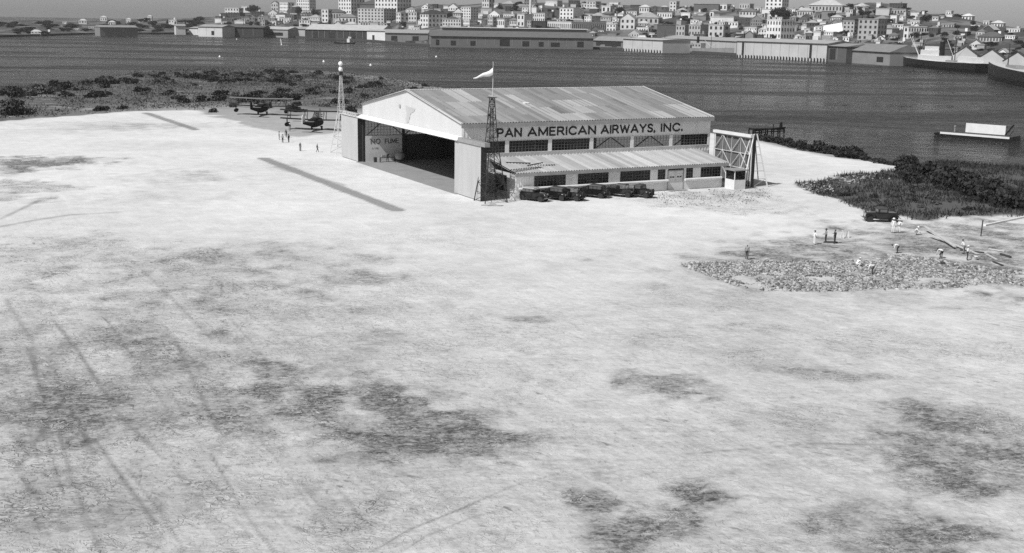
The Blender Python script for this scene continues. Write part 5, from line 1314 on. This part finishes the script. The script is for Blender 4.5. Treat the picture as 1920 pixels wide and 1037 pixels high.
# launch under way, tug, buoys
r, L = ship("launch", 663, 82.4, 628, 81.6, 3.2, 1.3, "hull_black", "small dark launch crossing the channel", .4, "boat")
house(r, L * .2, L * .34, .9, 1.3, 5.0); mast(r, L * .3, 1.5, 6)
r, L = ship("tug", 812, 83.2, 794, 82.6, 4, 1.8, "hull_black", "dark tug tied up at the end of the long brick shed", .8, "boat")
house(r, L * .3, L * .6, 1.2, 1.8, 4.6, "wood_dark"); MB().lathe([(.7, 0), (.55, 7), (0, 7)], (L * .45, 0, 4.6), n=10).build("funnel", "hull_black", r)
for k, (x, y, l) in enumerate(((528, 84, "white channel marker leaning in the left water"), (412, 107, "white mooring buoy nearest the scrub shore"), (607, 116, "white mooring buoy above the beacon tower's lamps"), (818, 107, "white mooring buoy left of the windsock"), (695, 123, "white mooring buoy just beyond the spit's sand bar"), (444, 74, "white mooring buoy below the schooner's bow"))):
    P = G(x, y, WATER_Z); h = 5.5 if k == 0 else 1.0
    o = MB().lathe([(0, -.4), (.7, -.4), (.8, .1), (.5, .5), (.35, h), (0, h)], n=10).build("buoy", "globe", loc=P, rot=(0, rad(-8) if k == 0 else 0, 0)); tag(o, l, "buoy")
# seaplane float dock on the right
A, Bv = G(1752, 252, WATER_Z), G(1906, 264.5, WATER_Z); d = Bv - A; L = d.length
fd = tag(empty("float_barge", A, math.atan2(d.y, d.x)), "low barge with white shelter wall anchored on the open water", "barge")
MB().loft([[(0, -.3, .1), (0, .3, .1), (0, .3, .5), (0, -.3, .5)], [(3.4, -2.6, -.6), (3.4, 2.6, -.6), (3.4, 2.6, 1.0), (3.4, -2.6, 1.0)], [(L, -2.6, -.6), (L, 2.6, -.6), (L, 2.6, 1.0), (L, -2.6, 1.0)]]).build("hull", "hull_black", fd)
MB().box(2.6, L - .8, -2.72, -2.62, .55, 1.05).build("rubbing_strake", "white_paint", fd)
MB().box(3.0, L - .2, -2.5, 2.5, 1.0, 1.1).build("deck", "wood_dark", fd)
MB().box(L * .36, L * .84, 1.1, 1.3, 1.1, 3.4).build("shelter_wall", "white_paint", fd)
MB().box(L * .36, L * .84, 1.35, 2.4, 3.0, 3.15).build("shelter_roof", "wood_dark", fd)
MB().beam((L * .84, 1.2, 1.1), (L * .93, 1.2, 3.8), .5, .25).beam((L * .93, -1, 1.1), (L * .97, -1, 2.6), .12).build("stern_frame", "hull_black", fd)
MB().tube((L * .25, 0, 1.1), (L * .25, 0, 2.6), .18, .16, 8).lathe([(.3, 2.3), (.3, 2.6), (0, 2.7)], (L * .25, 0, 0), n=8).build("bollard", "grey_steel", fd)
# old timber pier behind the shore bushes
A, Bv = G(1408, 250, WATER_Z), G(1466, 249, WATER_Z); d = Bv - A; L = d.length
pr = tag(empty("timber_pier", A, math.atan2(d.y, d.x)), "derelict black timber pier behind the shore bushes", "pier")
MB().box(0, L, -1.2, 1.2, .9, 1.3).build("deck", "hull_black", pr)
for k in range(6):
    for y in (-1, 1): MB().tube((L * k / 5, y, -2), (L * k / 5, y, 1.0 + (1.3 if k == 5 and y > 0 else 0)), .2, .18, 7).build("pile", "hull_black", pr)
MB().beam((0, -1.3, .3), (L, -1.3, .6), .25).beam((0, -1.3, .7), (L, -1.3, 1.5), .3).beam((L * .7, 0, 1.2), (L * .72, 0, 2.3), .15).beam((L * .98, 0, 1.2), (L * .96, 0, 2.7), .5, .3).build("broken_rails", "hull_black", pr)

# lighters and rowing boats along the far quay
random.seed(9)
for k, (x, y) in enumerate(((556, 70.5), (590, 73), (606, 73.5), (622, 74), (640, 74.5), (668, 76), (680, 76.5), (1120, 90.5), (1140, 91), (1156, 91.5), (1590, 115.5), (1612, 116.5), (1636, 118), (1660, 119.5))):
    r, L = ship("rowing_boat", x + random.uniform(5, 9), y + .15, x, y, 2.6, .9, random.choice(("hull_black", "white_paint", "hull_grey")), ("first", "second", "third", "fourth", "fifth", "sixth", "seventh", "eighth", "ninth", "tenth", "eleventh", "twelfth", "thirteenth", "fourteenth")[k] + " small boat from the left among those tied up along the far quay", .3, "boat")
    r["group"] = "small boats along the far quay"

# stacked cargo along the far quay
for k, x in enumerate((600, 628, 655, 742, 770, 830, 868, 905, 948, 990, 1025, 1060, 1092, 1128, 1150, 1180, 1205)):
    y = float(np.interp(x, SH_X, SH_Y)) - (.9 if x > 790 else .6); P = G(x, y, .95); w_ = random.uniform(3, 8)
    c_ = MB()
    for q in range(4): a_ = random.uniform(-w_ / 2, w_ / 2 - 1.5); c_.box(a_, a_ + random.uniform(1.2, 3), -1.2 - .01 * q, .9 + .01 * q, -.02, random.uniform(.8, 2.4))
    o = c_.build("cargo_stack", random.choice(("white_paint", "grey_trim", "wood_dark", "wood_pale")), loc=P); tag(o, ("first", "second", "third", "fourth", "fifth", "sixth", "seventh", "eighth", "ninth", "tenth", "eleventh", "twelfth", "thirteenth", "fourteenth", "fifteenth", "sixteenth", "seventeenth")[k] + " stack of cargo from the left along the far quay", "cargo", "cargo stacks on the far quay")
# ------------------------------------------------------------------ vegetation
def leaf_mesh(nm, n, lobes, leaf, m, seed, squash=.7):
    r = np.random.default_rng(seed)
    L = np.array(lobes); pick = r.integers(0, len(L), n); d = r.normal(size=(n, 3)); d /= np.linalg.norm(d, axis=1)[:, None]
    rr = L[pick, 3] * (0.55 + .45 * r.random(n) ** .5) * (1 + .25 * r.normal(size=n).clip(-1.5, 1.5) * .5)
    c = L[pick, :3] + d * rr[:, None] * [1, 1, squash]; c[:, 2] = np.where(c[:, 2] < 0, -c[:, 2] * .4, c[:, 2]) + .01
    a = r.normal(size=(n, 3)); a /= np.linalg.norm(a, axis=1)[:, None]; b = np.cross(a, r.normal(size=(n, 3))); b /= np.linalg.norm(b, axis=1)[:, None]
    s = leaf * (.6 + .8 * r.random(n))[:, None]
    v = np.stack([c - a * s - b * s * .5, c + a * s * .2 - b * s * .8, c + a * s + b * s * .5, c - a * s * .2 + b * s * .8], 1).reshape(-1, 3)
    return quad_mesh(nm, v, 4, m)
def quad_mesh(nm, v, k, m):
    n = len(v) // k; me = bpy.data.meshes.new(nm)
    me.vertices.add(len(v)); me.vertices.foreach_set("co", v.astype(np.float32).ravel())
    me.loops.add(len(v)); me.loops.foreach_set("vertex_index", np.arange(len(v), dtype=np.int32))
    me.polygons.add(n); me.polygons.foreach_set("loop_start", np.arange(n, dtype=np.int32) * k)
    me.materials.append(MAT[m]); me.update(); me.validate(); return me
BUSH = []
for s in range(7):
    r = random.Random(s + 40); lobes = [(0, 0, .25, .6)] + [(r.uniform(-.6, .6), r.uniform(-.6, .6), r.uniform(.0, .55), r.uniform(.25, .48)) for _ in range(7)]
    BUSH.append(leaf_mesh("foliage", 620, lobes, .085, "leaf" if s < 5 else "leaf_pale", s))
STEM = MB().tube((0, 0, -.3), (.05, .02, .5), .06, .03, 5).tube((0, 0, 0), (.3, .1, .5), .04, .02, 5).tube((0, 0, 0), (-.25, .2, .5), .04, .02, 5)
_st = STEM.build("stems", "bark"); STEM_ME = _st.data; bpy.data.objects.remove(_st)
ORD = ('first', 'second', 'third', 'fourth', 'fifth', 'sixth', 'seventh', 'eighth', 'ninth', 'tenth', 'eleventh', 'twelfth', 'thirteenth', 'fourteenth', 'fifteenth', 'sixteenth', 'seventeenth', 'eighteenth', 'nineteenth')
def bush(p, rx, rz, k, label, group, cat="bush"):
    e = tag(empty("bush", p, random.uniform(0, 6.28)), label, cat, group); e.scale = (rx, rx * random.uniform(.8, 1.2), rz)
    link("foliage", BUSH[k], e); link("stems", STEM_ME, e); return e
random.seed(21)
def scatter(n, fn, sizes, zones, kmax=7, z=-.1):
    c = 0; t = 0
    while c < n and t < n * 30:
        t += 1; x, y = fn()
        ok, lab, grp = zones(x, y)
        if not ok: continue
        P = G(x, y, z); s = random.uniform(*sizes)
        zone = [q for q in ((110, "at the picture's left edge"), (200, "left of the tarred strip's far end"), (280, "beyond the tarred strip's far end"), (360, "just right of the tarred strip's far end"), (440, "left of the bare-metal biplane"), (540, "behind the bare-metal biplane"), (600, "between the biplanes and the beacon tower"), (660, "behind the beacon tower"), (740, "between the beacon tower and the hangar roof"), (999, "showing beside the hangar roof"))if x < q[0]][0][1]
        lab = ("small " if s < 2.2 else ("large " if s > 3 else "")) + lab + ", " + zone
        bush((P.x, P.y, z), s, s * random.uniform(.7, 1.1), random.randrange(kmax), lab, grp); c += 1
def shore_line(x): return float(np.interp(x, [0, 60, 170, 250, 400, 520, 640, 820], [174, 170, 153, 142, 137, 136, 141, 162]))
def edge_line(x): return float(np.interp(x, [0, 280, 360, 430, 520, 640, 820], [226, 206, 206, 222, 240, 240, 230]))
def z1(x, y):
    t = (y - shore_line(x)) / (edge_line(x) - shore_line(x))
    if not 0 < t < .97 or any((G(x, y) - q).length < 14 for q in PLANES): return False, 0, 0
    if t < .22: return random.random() < .9, "dark shrub on the spit's far shore", "shrubs along the scrubland's far shore"
    pr = .55 if x > 250 else .35
    if t > .6: pr *= .35
    dens = float(vnoise(np.array(G(x, y).x / 18), np.array(G(x, y).y / 26), 8))
    return random.random() < pr * (1.6 if dens > .5 else .35), ("bush on the open scrub" if x > 250 else "bush on the open scrub"), "bushes on the open scrub of the spit"
PLANES = [G(489, 216), G(590, 244)]
scatter(158, lambda: (random.uniform(0, 830), random.uniform(134, 226)), (1.6, 3.6), z1, z=-.15)
def z1b(x, y):
    t = (y - shore_line(x)) / (edge_line(x) - shore_line(x))
    return 0 < t < .2, "dark shrub on the spit's far shore", "shrubs along the scrubland's far shore"
scatter(54, lambda: (random.uniform(0, 560), random.uniform(134, 190)), (2.2, 3.8), z1b, z=-.4)
# shore bushes right of the hangar, then the tall thicket
for k, (x, y, s) in enumerate(((1422, 262, 2.0), (1432, 264, 2.4), (1446, 266, 2.4), (1460, 268, 2.6), (1472, 270, 2.2), (1490, 275, 2.4), (1508, 279, 2.5), (1520, 280, 2.0), (1534, 284, 3.0), (1548, 287, 2.6), (1562, 290, 2.0), (1578, 293, 2.2), (1592, 296, 3.0), (1606, 298, 3.0), (1618, 301, 2.6), (1632, 305, 2.0), (1646, 309, 2.2), (1660, 311, 2.0), (1672, 314, 1.8))):
    P = G(x, y, -.4); bush((P.x, P.y, -.4), s, s * (.8 if k not in (8, 12, 13) else 1.15), k % 5, ORD[k] + " shore bush from the timber pier towards the thicket", "bushes along the shore right of the hangar")
random.seed(33)
for k in range(46):
    x = random.uniform(1694, 1940); top = np.interp(x, [1690, 1720, 1800, 1880, 1940], [318, 326, 345, 372, 385]); y = top + random.uniform(-6, 22)
    P = G(x, y, -.3); s = random.uniform(2.0, 3.4); bush((P.x, P.y, -.3), s, s * random.uniform(.75, 1.25), random.randrange(5), ("tallest " if s > 3 else ("tall " if s > 2.5 else "lower ")) + "dark shrub in the right-hand thicket, " + ("front row" if y > top + 8 else "back row") + (" at its tip" if x < 1750 else (" at its middle" if x < 1850 else " by the picture's edge")), "shrubs in the thicket on the right-hand shore")
for k in range(26):
    x = random.uniform(1500, 1910); y = random.uniform(352, 398)
    P = G(x, y)
    if in_poly(np.array(P.x), np.array(P.y), GRASS): s = random.uniform(.6, 1.3); bush((P.x, P.y, -.05), s, s * .7, random.randrange(7), "low weed clump in the dark grass patch", "weed clumps in the dark grass patch")
# trees of the town
TREE = [leaf_mesh("crown", 1500, [(0, 0, .8, .7)] + [(q.uniform(-.6, .6), q.uniform(-.6, .6), q.uniform(.3, 1.3), q.uniform(.35, .55)) for _ in range(9)], .075, "leaf", 90 + i, .85) for i, q in enumerate((random.Random(1), random.Random(2), random.Random(3)))]
_t = MB().tube((0, 0, -.8), (0, 0, .6), .09, .06, 7).tube((0, 0, .5), (.35, .1, 1.1), .05, .02, 5).tube((0, 0, .5), (-.3, .2, 1.1), .05, .02, 5).build("trunk", "bark"); TRUNK_ME = _t.data; bpy.data.objects.remove(_t)
def tree(x, y, w, hgt, label, group=None):
    P = hill_at(x, y); k = P.y / FOC; e = tag(empty("tree", P, random.uniform(0, 6)), label, "tree", group); e.scale = (w * k / 2, w * k / 2, hgt * k / 1.9)
    link("crown", TREE[random.randrange(3)], e); link("trunk", TRUNK_ME, e)
tree(475, 25, 30, 17, "broad domed tree on the headland crest"); tree(1452, 38, 34, 26, "big round dark tree in front of the right tower block"); tree(1468, 36, 20, 24, "tall dark tree behind the big round tree")
tree(560, 30, 14, 22, "dark tree before the slimmest apartment block"); tree(592, 34, 16, 18, "dark tree between the slim block and the tower house"); tree(1555, 36, 16, 14, "dark tree below the hilltop manor"); tree(1612, 30, 20, 12, "spreading dark tree left of the fort casemate")
tree(1790, 30, 22, 9, "dark tree clump on the right ridge"); tree(1730, 40, 20, 14, "tree above the white school"); tree(1710, 72, 16, 14, "dark tree in front of the white school"); tree(1160, 24, 22, 12, "tree on the crest above the gabled church"); tree(640, 30, 14, 10, "tree before the tallest tower block")
random.seed(77)
zones_ = ((400, 700, "tree on the headland slope", "trees on the headland slope"), (700, 1150, "tree among the houses in the middle of the town", "trees in the middle of the town"), (1150, 1500, "tree among the houses right of the church", "trees right of the church"), (1500, 1920, "tree on the right-hand hillside", "trees on the right-hand hillside"))
for k in range(190):
    x = random.uniform(410, 1915) if k % 3 else random.uniform(1600, 1915); lo, hi = crest_y(x), shore_y(x) - 18; y = lo + (hi - lo) * random.random() + 3
    z = [q for q in zones_ if q[0] <= x < q[1]][0]; 
    rel, lm = landmark(x, y - 4); tw = random.uniform(8, 18); lab = ("spreading" if tw > 13 else "small") + f" dark tree {rel} the " + " ".join(lm.split()[:6]); kk = 0
    while lab in LABELS and kk < 8: lab = f"{ORD[kk + 1]} {'spreading' if tw > 13 else 'small'} dark tree {rel} the " + " ".join(lm.split()[:6]); kk += 1
    tree(x, y, tw, random.uniform(6, 12), lab, z[3])
for k in range(70):
    x = random.uniform(-20, 395); y = random.uniform(crest_y(x) + 4, shore_y(x) - 3); tree(x, y, random.uniform(12, 26), random.uniform(6, 10), "dark tree on the low far-left shore", "trees on the low far-left shore")
for k, (x, y, w, h) in enumerate(((119, 46, 8, 4), (150, 44, 14, 5), (140, 57, 9, 3), (60, 66, 18, 4), (168, 54, 12, 3), (238, 46, 9, 9), (262, 40, 16, 5), (278, 40, 8, 9), (318, 48, 14, 10), (190, 40, 12, 7), (85, 66, 8, 3), (205, 48, 12, 6))):
    B(x, x + w, x + w + 2, y - h, y, .62, 1, 3, 0, f"{('first', 'second', 'third', 'fourth', 'fifth', 'sixth', 'seventh', 'eighth', 'ninth', 'tenth', 'eleventh', 'twelfth')[sorted(range(12), key=lambda i: (119, 150, 140, 60, 168, 238, 262, 278, 318, 190, 85, 205)[i]).index(k)]} white building from the left on the low far shore", roof=("flat", "hip")[k % 2], rtone=.45, cat="house", name="house")

# ------------------------------------------------------------------ grass, weeds and stones that nobody could count
def blades(nm, n, sample, h, w, m, label):
    r = np.random.default_rng(len(nm)); pts = sample(r, n); n = len(pts)
    a = r.random(n) * 6.283; hh = h[0] + (h[1] - h[0]) * r.random(n) ** 2; ww = w * (.5 + r.random(n)); ln = r.normal(size=(n, 2)) * .35
    dx, dy = np.cos(a) * ww, np.sin(a) * ww
    z0 = pts[:, 2] - .05
    v = np.stack([np.stack([pts[:, 0] - dx, pts[:, 1] - dy, z0], 1), np.stack([pts[:, 0] + dx, pts[:, 1] + dy, z0], 1), np.stack([pts[:, 0] + ln[:, 0] * hh, pts[:, 1] + ln[:, 1] * hh, z0 + hh], 1)], 1).reshape(-1, 3)
    return tag(link(nm, quad_mesh(nm, v, 3, m)), label, kind="stuff")
def poly_sample(poly, clump, seed, zf=0.0):
    P = np.array(poly); lo, hi = P.min(0), P.max(0)
    def f(r, n):
        out = np.zeros((0, 3))
        while len(out) < n:
            q = lo + (hi - lo) * r.random((n * 2, 2)); jx = (r.random(len(q)) - .5) * 1.6; k = in_poly(q[:, 0] + jx, q[:, 1] + jx * r.choice([-1, 1]) * 1.5, poly) & (fbm(q[:, 0] / clump, q[:, 1] / clump, seed, 3) > .42 + .25 * (r.random(len(q)) - .5))
            q = q[k]; out = np.concatenate([out, np.column_stack([q, np.full(len(q), zf)])])
        return out[:n]
    return f
blades("grass", 26000, poly_sample(GRASS, 4, 3), (.25, .95), .07, "grass_dark", "dark rank grass covering the low patch before the thicket")
blades("undergrowth", 22000, poly_sample([(-125, 285), (-99, 322), (-87, 323), (-80, 345), (-45, 340), (-25, 330), (0, 400), (-31, 462), (-83, 560), (-112, 585), (-146, 568), (-166, 525), (-166, 440), (-172, 402)], 6, 12), (.2, .8), .12, "grass_dry", "dry scrub grass between the bushes on the spit")
def low_scrub(n=34000):
    r = np.random.default_rng(8); poly = [(-125, 285), (-99, 324), (-85, 330), (-70, 350), (-45, 345), (-25, 330), (0, 400), (-31, 462), (-83, 560), (-112, 583), (-146, 566), (-166, 525), (-166, 440), (-172, 402)]
    P = np.array(poly); lo, hi = P.min(0), P.max(0); q = lo + (hi - lo) * r.random((n * 6, 2))
    d = fbm(q[:, 0] / 7, q[:, 1] / 9, 23, 4); q, d = q[in_poly(q[:, 0], q[:, 1], poly) & (d > .5)], d[in_poly(q[:, 0], q[:, 1], poly) & (d > .5)]; q, d = q[:n], d[:n]; m = len(q)
    c = np.column_stack([q, r.random(m) * np.clip((d - .48) * 9, .1, 1.3)])
    a = r.normal(size=(m, 3)); a /= np.linalg.norm(a, axis=1)[:, None]; b = np.cross(a, r.normal(size=(m, 3))); b /= np.linalg.norm(b, axis=1)[:, None]; s_ = (.12 + .22 * r.random(m))[:, None]
    v = np.stack([c - a * s_, c - b * s_ * .6, c + a * s_, c + b * s_ * .6], 1).reshape(-1, 3)
    tag(link("shrubbery", quad_mesh("shrubbery", v, 4, "leaf_pale")), "low tangled scrub spreading between the bushes on the spit", kind="stuff")
low_scrub()
blades("weeds", 1800, poly_sample(gp((1225, 362), (1440, 352), (1450, 372), (1380, 386), (1240, 386)), 2.5, 15), (.06, .28), .06, "grass_dry", "thin weeds on the rough ground beside the lean-to")
def stones(nm, pts, smin, smax, m, label, seed=1, flat=.5):
    r = np.random.default_rng(seed); n = len(pts)
    C = np.array([(-1, -1, -1), (1, -1, -1), (1, 1, -1), (-1, 1, -1), (-1, -1, 1), (1, -1, 1), (1, 1, 1), (-1, 1, 1)], float)
    s = smin + (smax - smin) * r.random(n) ** 3.5; sc3 = np.stack([s * (.6 + .9 * r.random(n)), s * (.5 + .5 * r.random(n)), s * flat * (.5 + .7 * r.random(n))], 1)
    v = C[None] * (1 + .5 * (r.random((n, 8, 3)) - .5)) * sc3[:, None, :]; v[:, 4:, :2] *= .7
    a = r.random(n) * 6.283; ty = r.normal(size=n) * .35
    x, z = v[..., 0] * np.cos(ty)[:, None] - v[..., 2] * np.sin(ty)[:, None], v[..., 0] * np.sin(ty)[:, None] + v[..., 2] * np.cos(ty)[:, None]
    X = x * np.cos(a)[:, None] - v[..., 1] * np.sin(a)[:, None]; Y = x * np.sin(a)[:, None] + v[..., 1] * np.cos(a)[:, None]
    v = np.stack([X, Y, z], -1) + pts[:, None, :] + np.array([0, 0, 1]) * (s * flat * .5)[:, None, None]
    f = (np.arange(n)[:, None, None] * 8 + np.array(CUBE_F)[None]).reshape(-1, 4)
    me = bpy.data.meshes.new(nm); me.vertices.add(n * 8); me.vertices.foreach_set("co", v.astype(np.float32).ravel()); me.loops.add(f.size); me.loops.foreach_set("vertex_index", f.astype(np.int32).ravel())
    me.polygons.add(len(f)); me.polygons.foreach_set("loop_start", np.arange(len(f), dtype=np.int32) * 4); me.materials.append(MAT[m]); me.update(); me.validate()
    return tag(link(nm, me), label, kind="stuff")
RUB = gp((1278, 497), (1330, 494), (1440, 492), (1560, 493), (1640, 492), (1690, 486), (1740, 492), (1790, 502), (1860, 508), (1945, 512), (1945, 530), (1750, 536), (1560, 543), (1408, 546), (1340, 522))
rr_ = np.random.default_rng(4)
stones("rubble", poly_sample(RUB, 3, 66)(rr_, 20000), .05, .21, "stone", "broad bed of broken stones being laid at the field's edge", 2)
stones("rubble", poly_sample(gp((1660, 480), (1700, 478), (1800, 496), (1880, 505), (1860, 512), (1740, 500)), 2, 67)(rr_, 1500), .08, .26, "stone", "darker ridge of piled stones behind the bed of broken stones", 5)
stones("pebbles", poly_sample(gp((1225, 364), (1440, 352), (1450, 374), (1380, 388), (1240, 388)), 2.5, 16)(rr_, 260), .03, .14, "stone", "scattered stones on the rough ground beside the lean-to", 6)
stones("debris", poly_sample(gp((1490, 346), (1640, 322), (1660, 334), (1560, 352), (1540, 366)), 2.5, 17)(rr_, 700), .06, .3, "stone", "broken stone tipped along the edge of the grass patch", 7)

# ------------------------------------------------------------------ hazy air over harbour and field
def build_haze():
    me = bpy.data.meshes.new("haze"); R = 5150.0
    me.from_pydata([(x, y, z) for z in (-20.0, 75.0) for x, y in ((-R, -R), (R, -R), (R, R), (-R, R))], [], CUBE_F)
    m = bpy.data.materials.new("haze_air"); m.use_nodes = True; n, l = m.node_tree.nodes, m.node_tree.links; n.clear()
    pv = n.new("ShaderNodeVolumePrincipled"); pv.inputs["Color"].default_value = (.95, .95, .95, 1); pv.inputs["Density"].default_value = 0.00005
    o = n.new("ShaderNodeOutputMaterial"); l.new(pv.outputs[0], o.inputs["Volume"]); me.materials.append(m)
    return tag(link("haze", me), "thin bright haze over the harbour", kind="stuff")
build_haze()
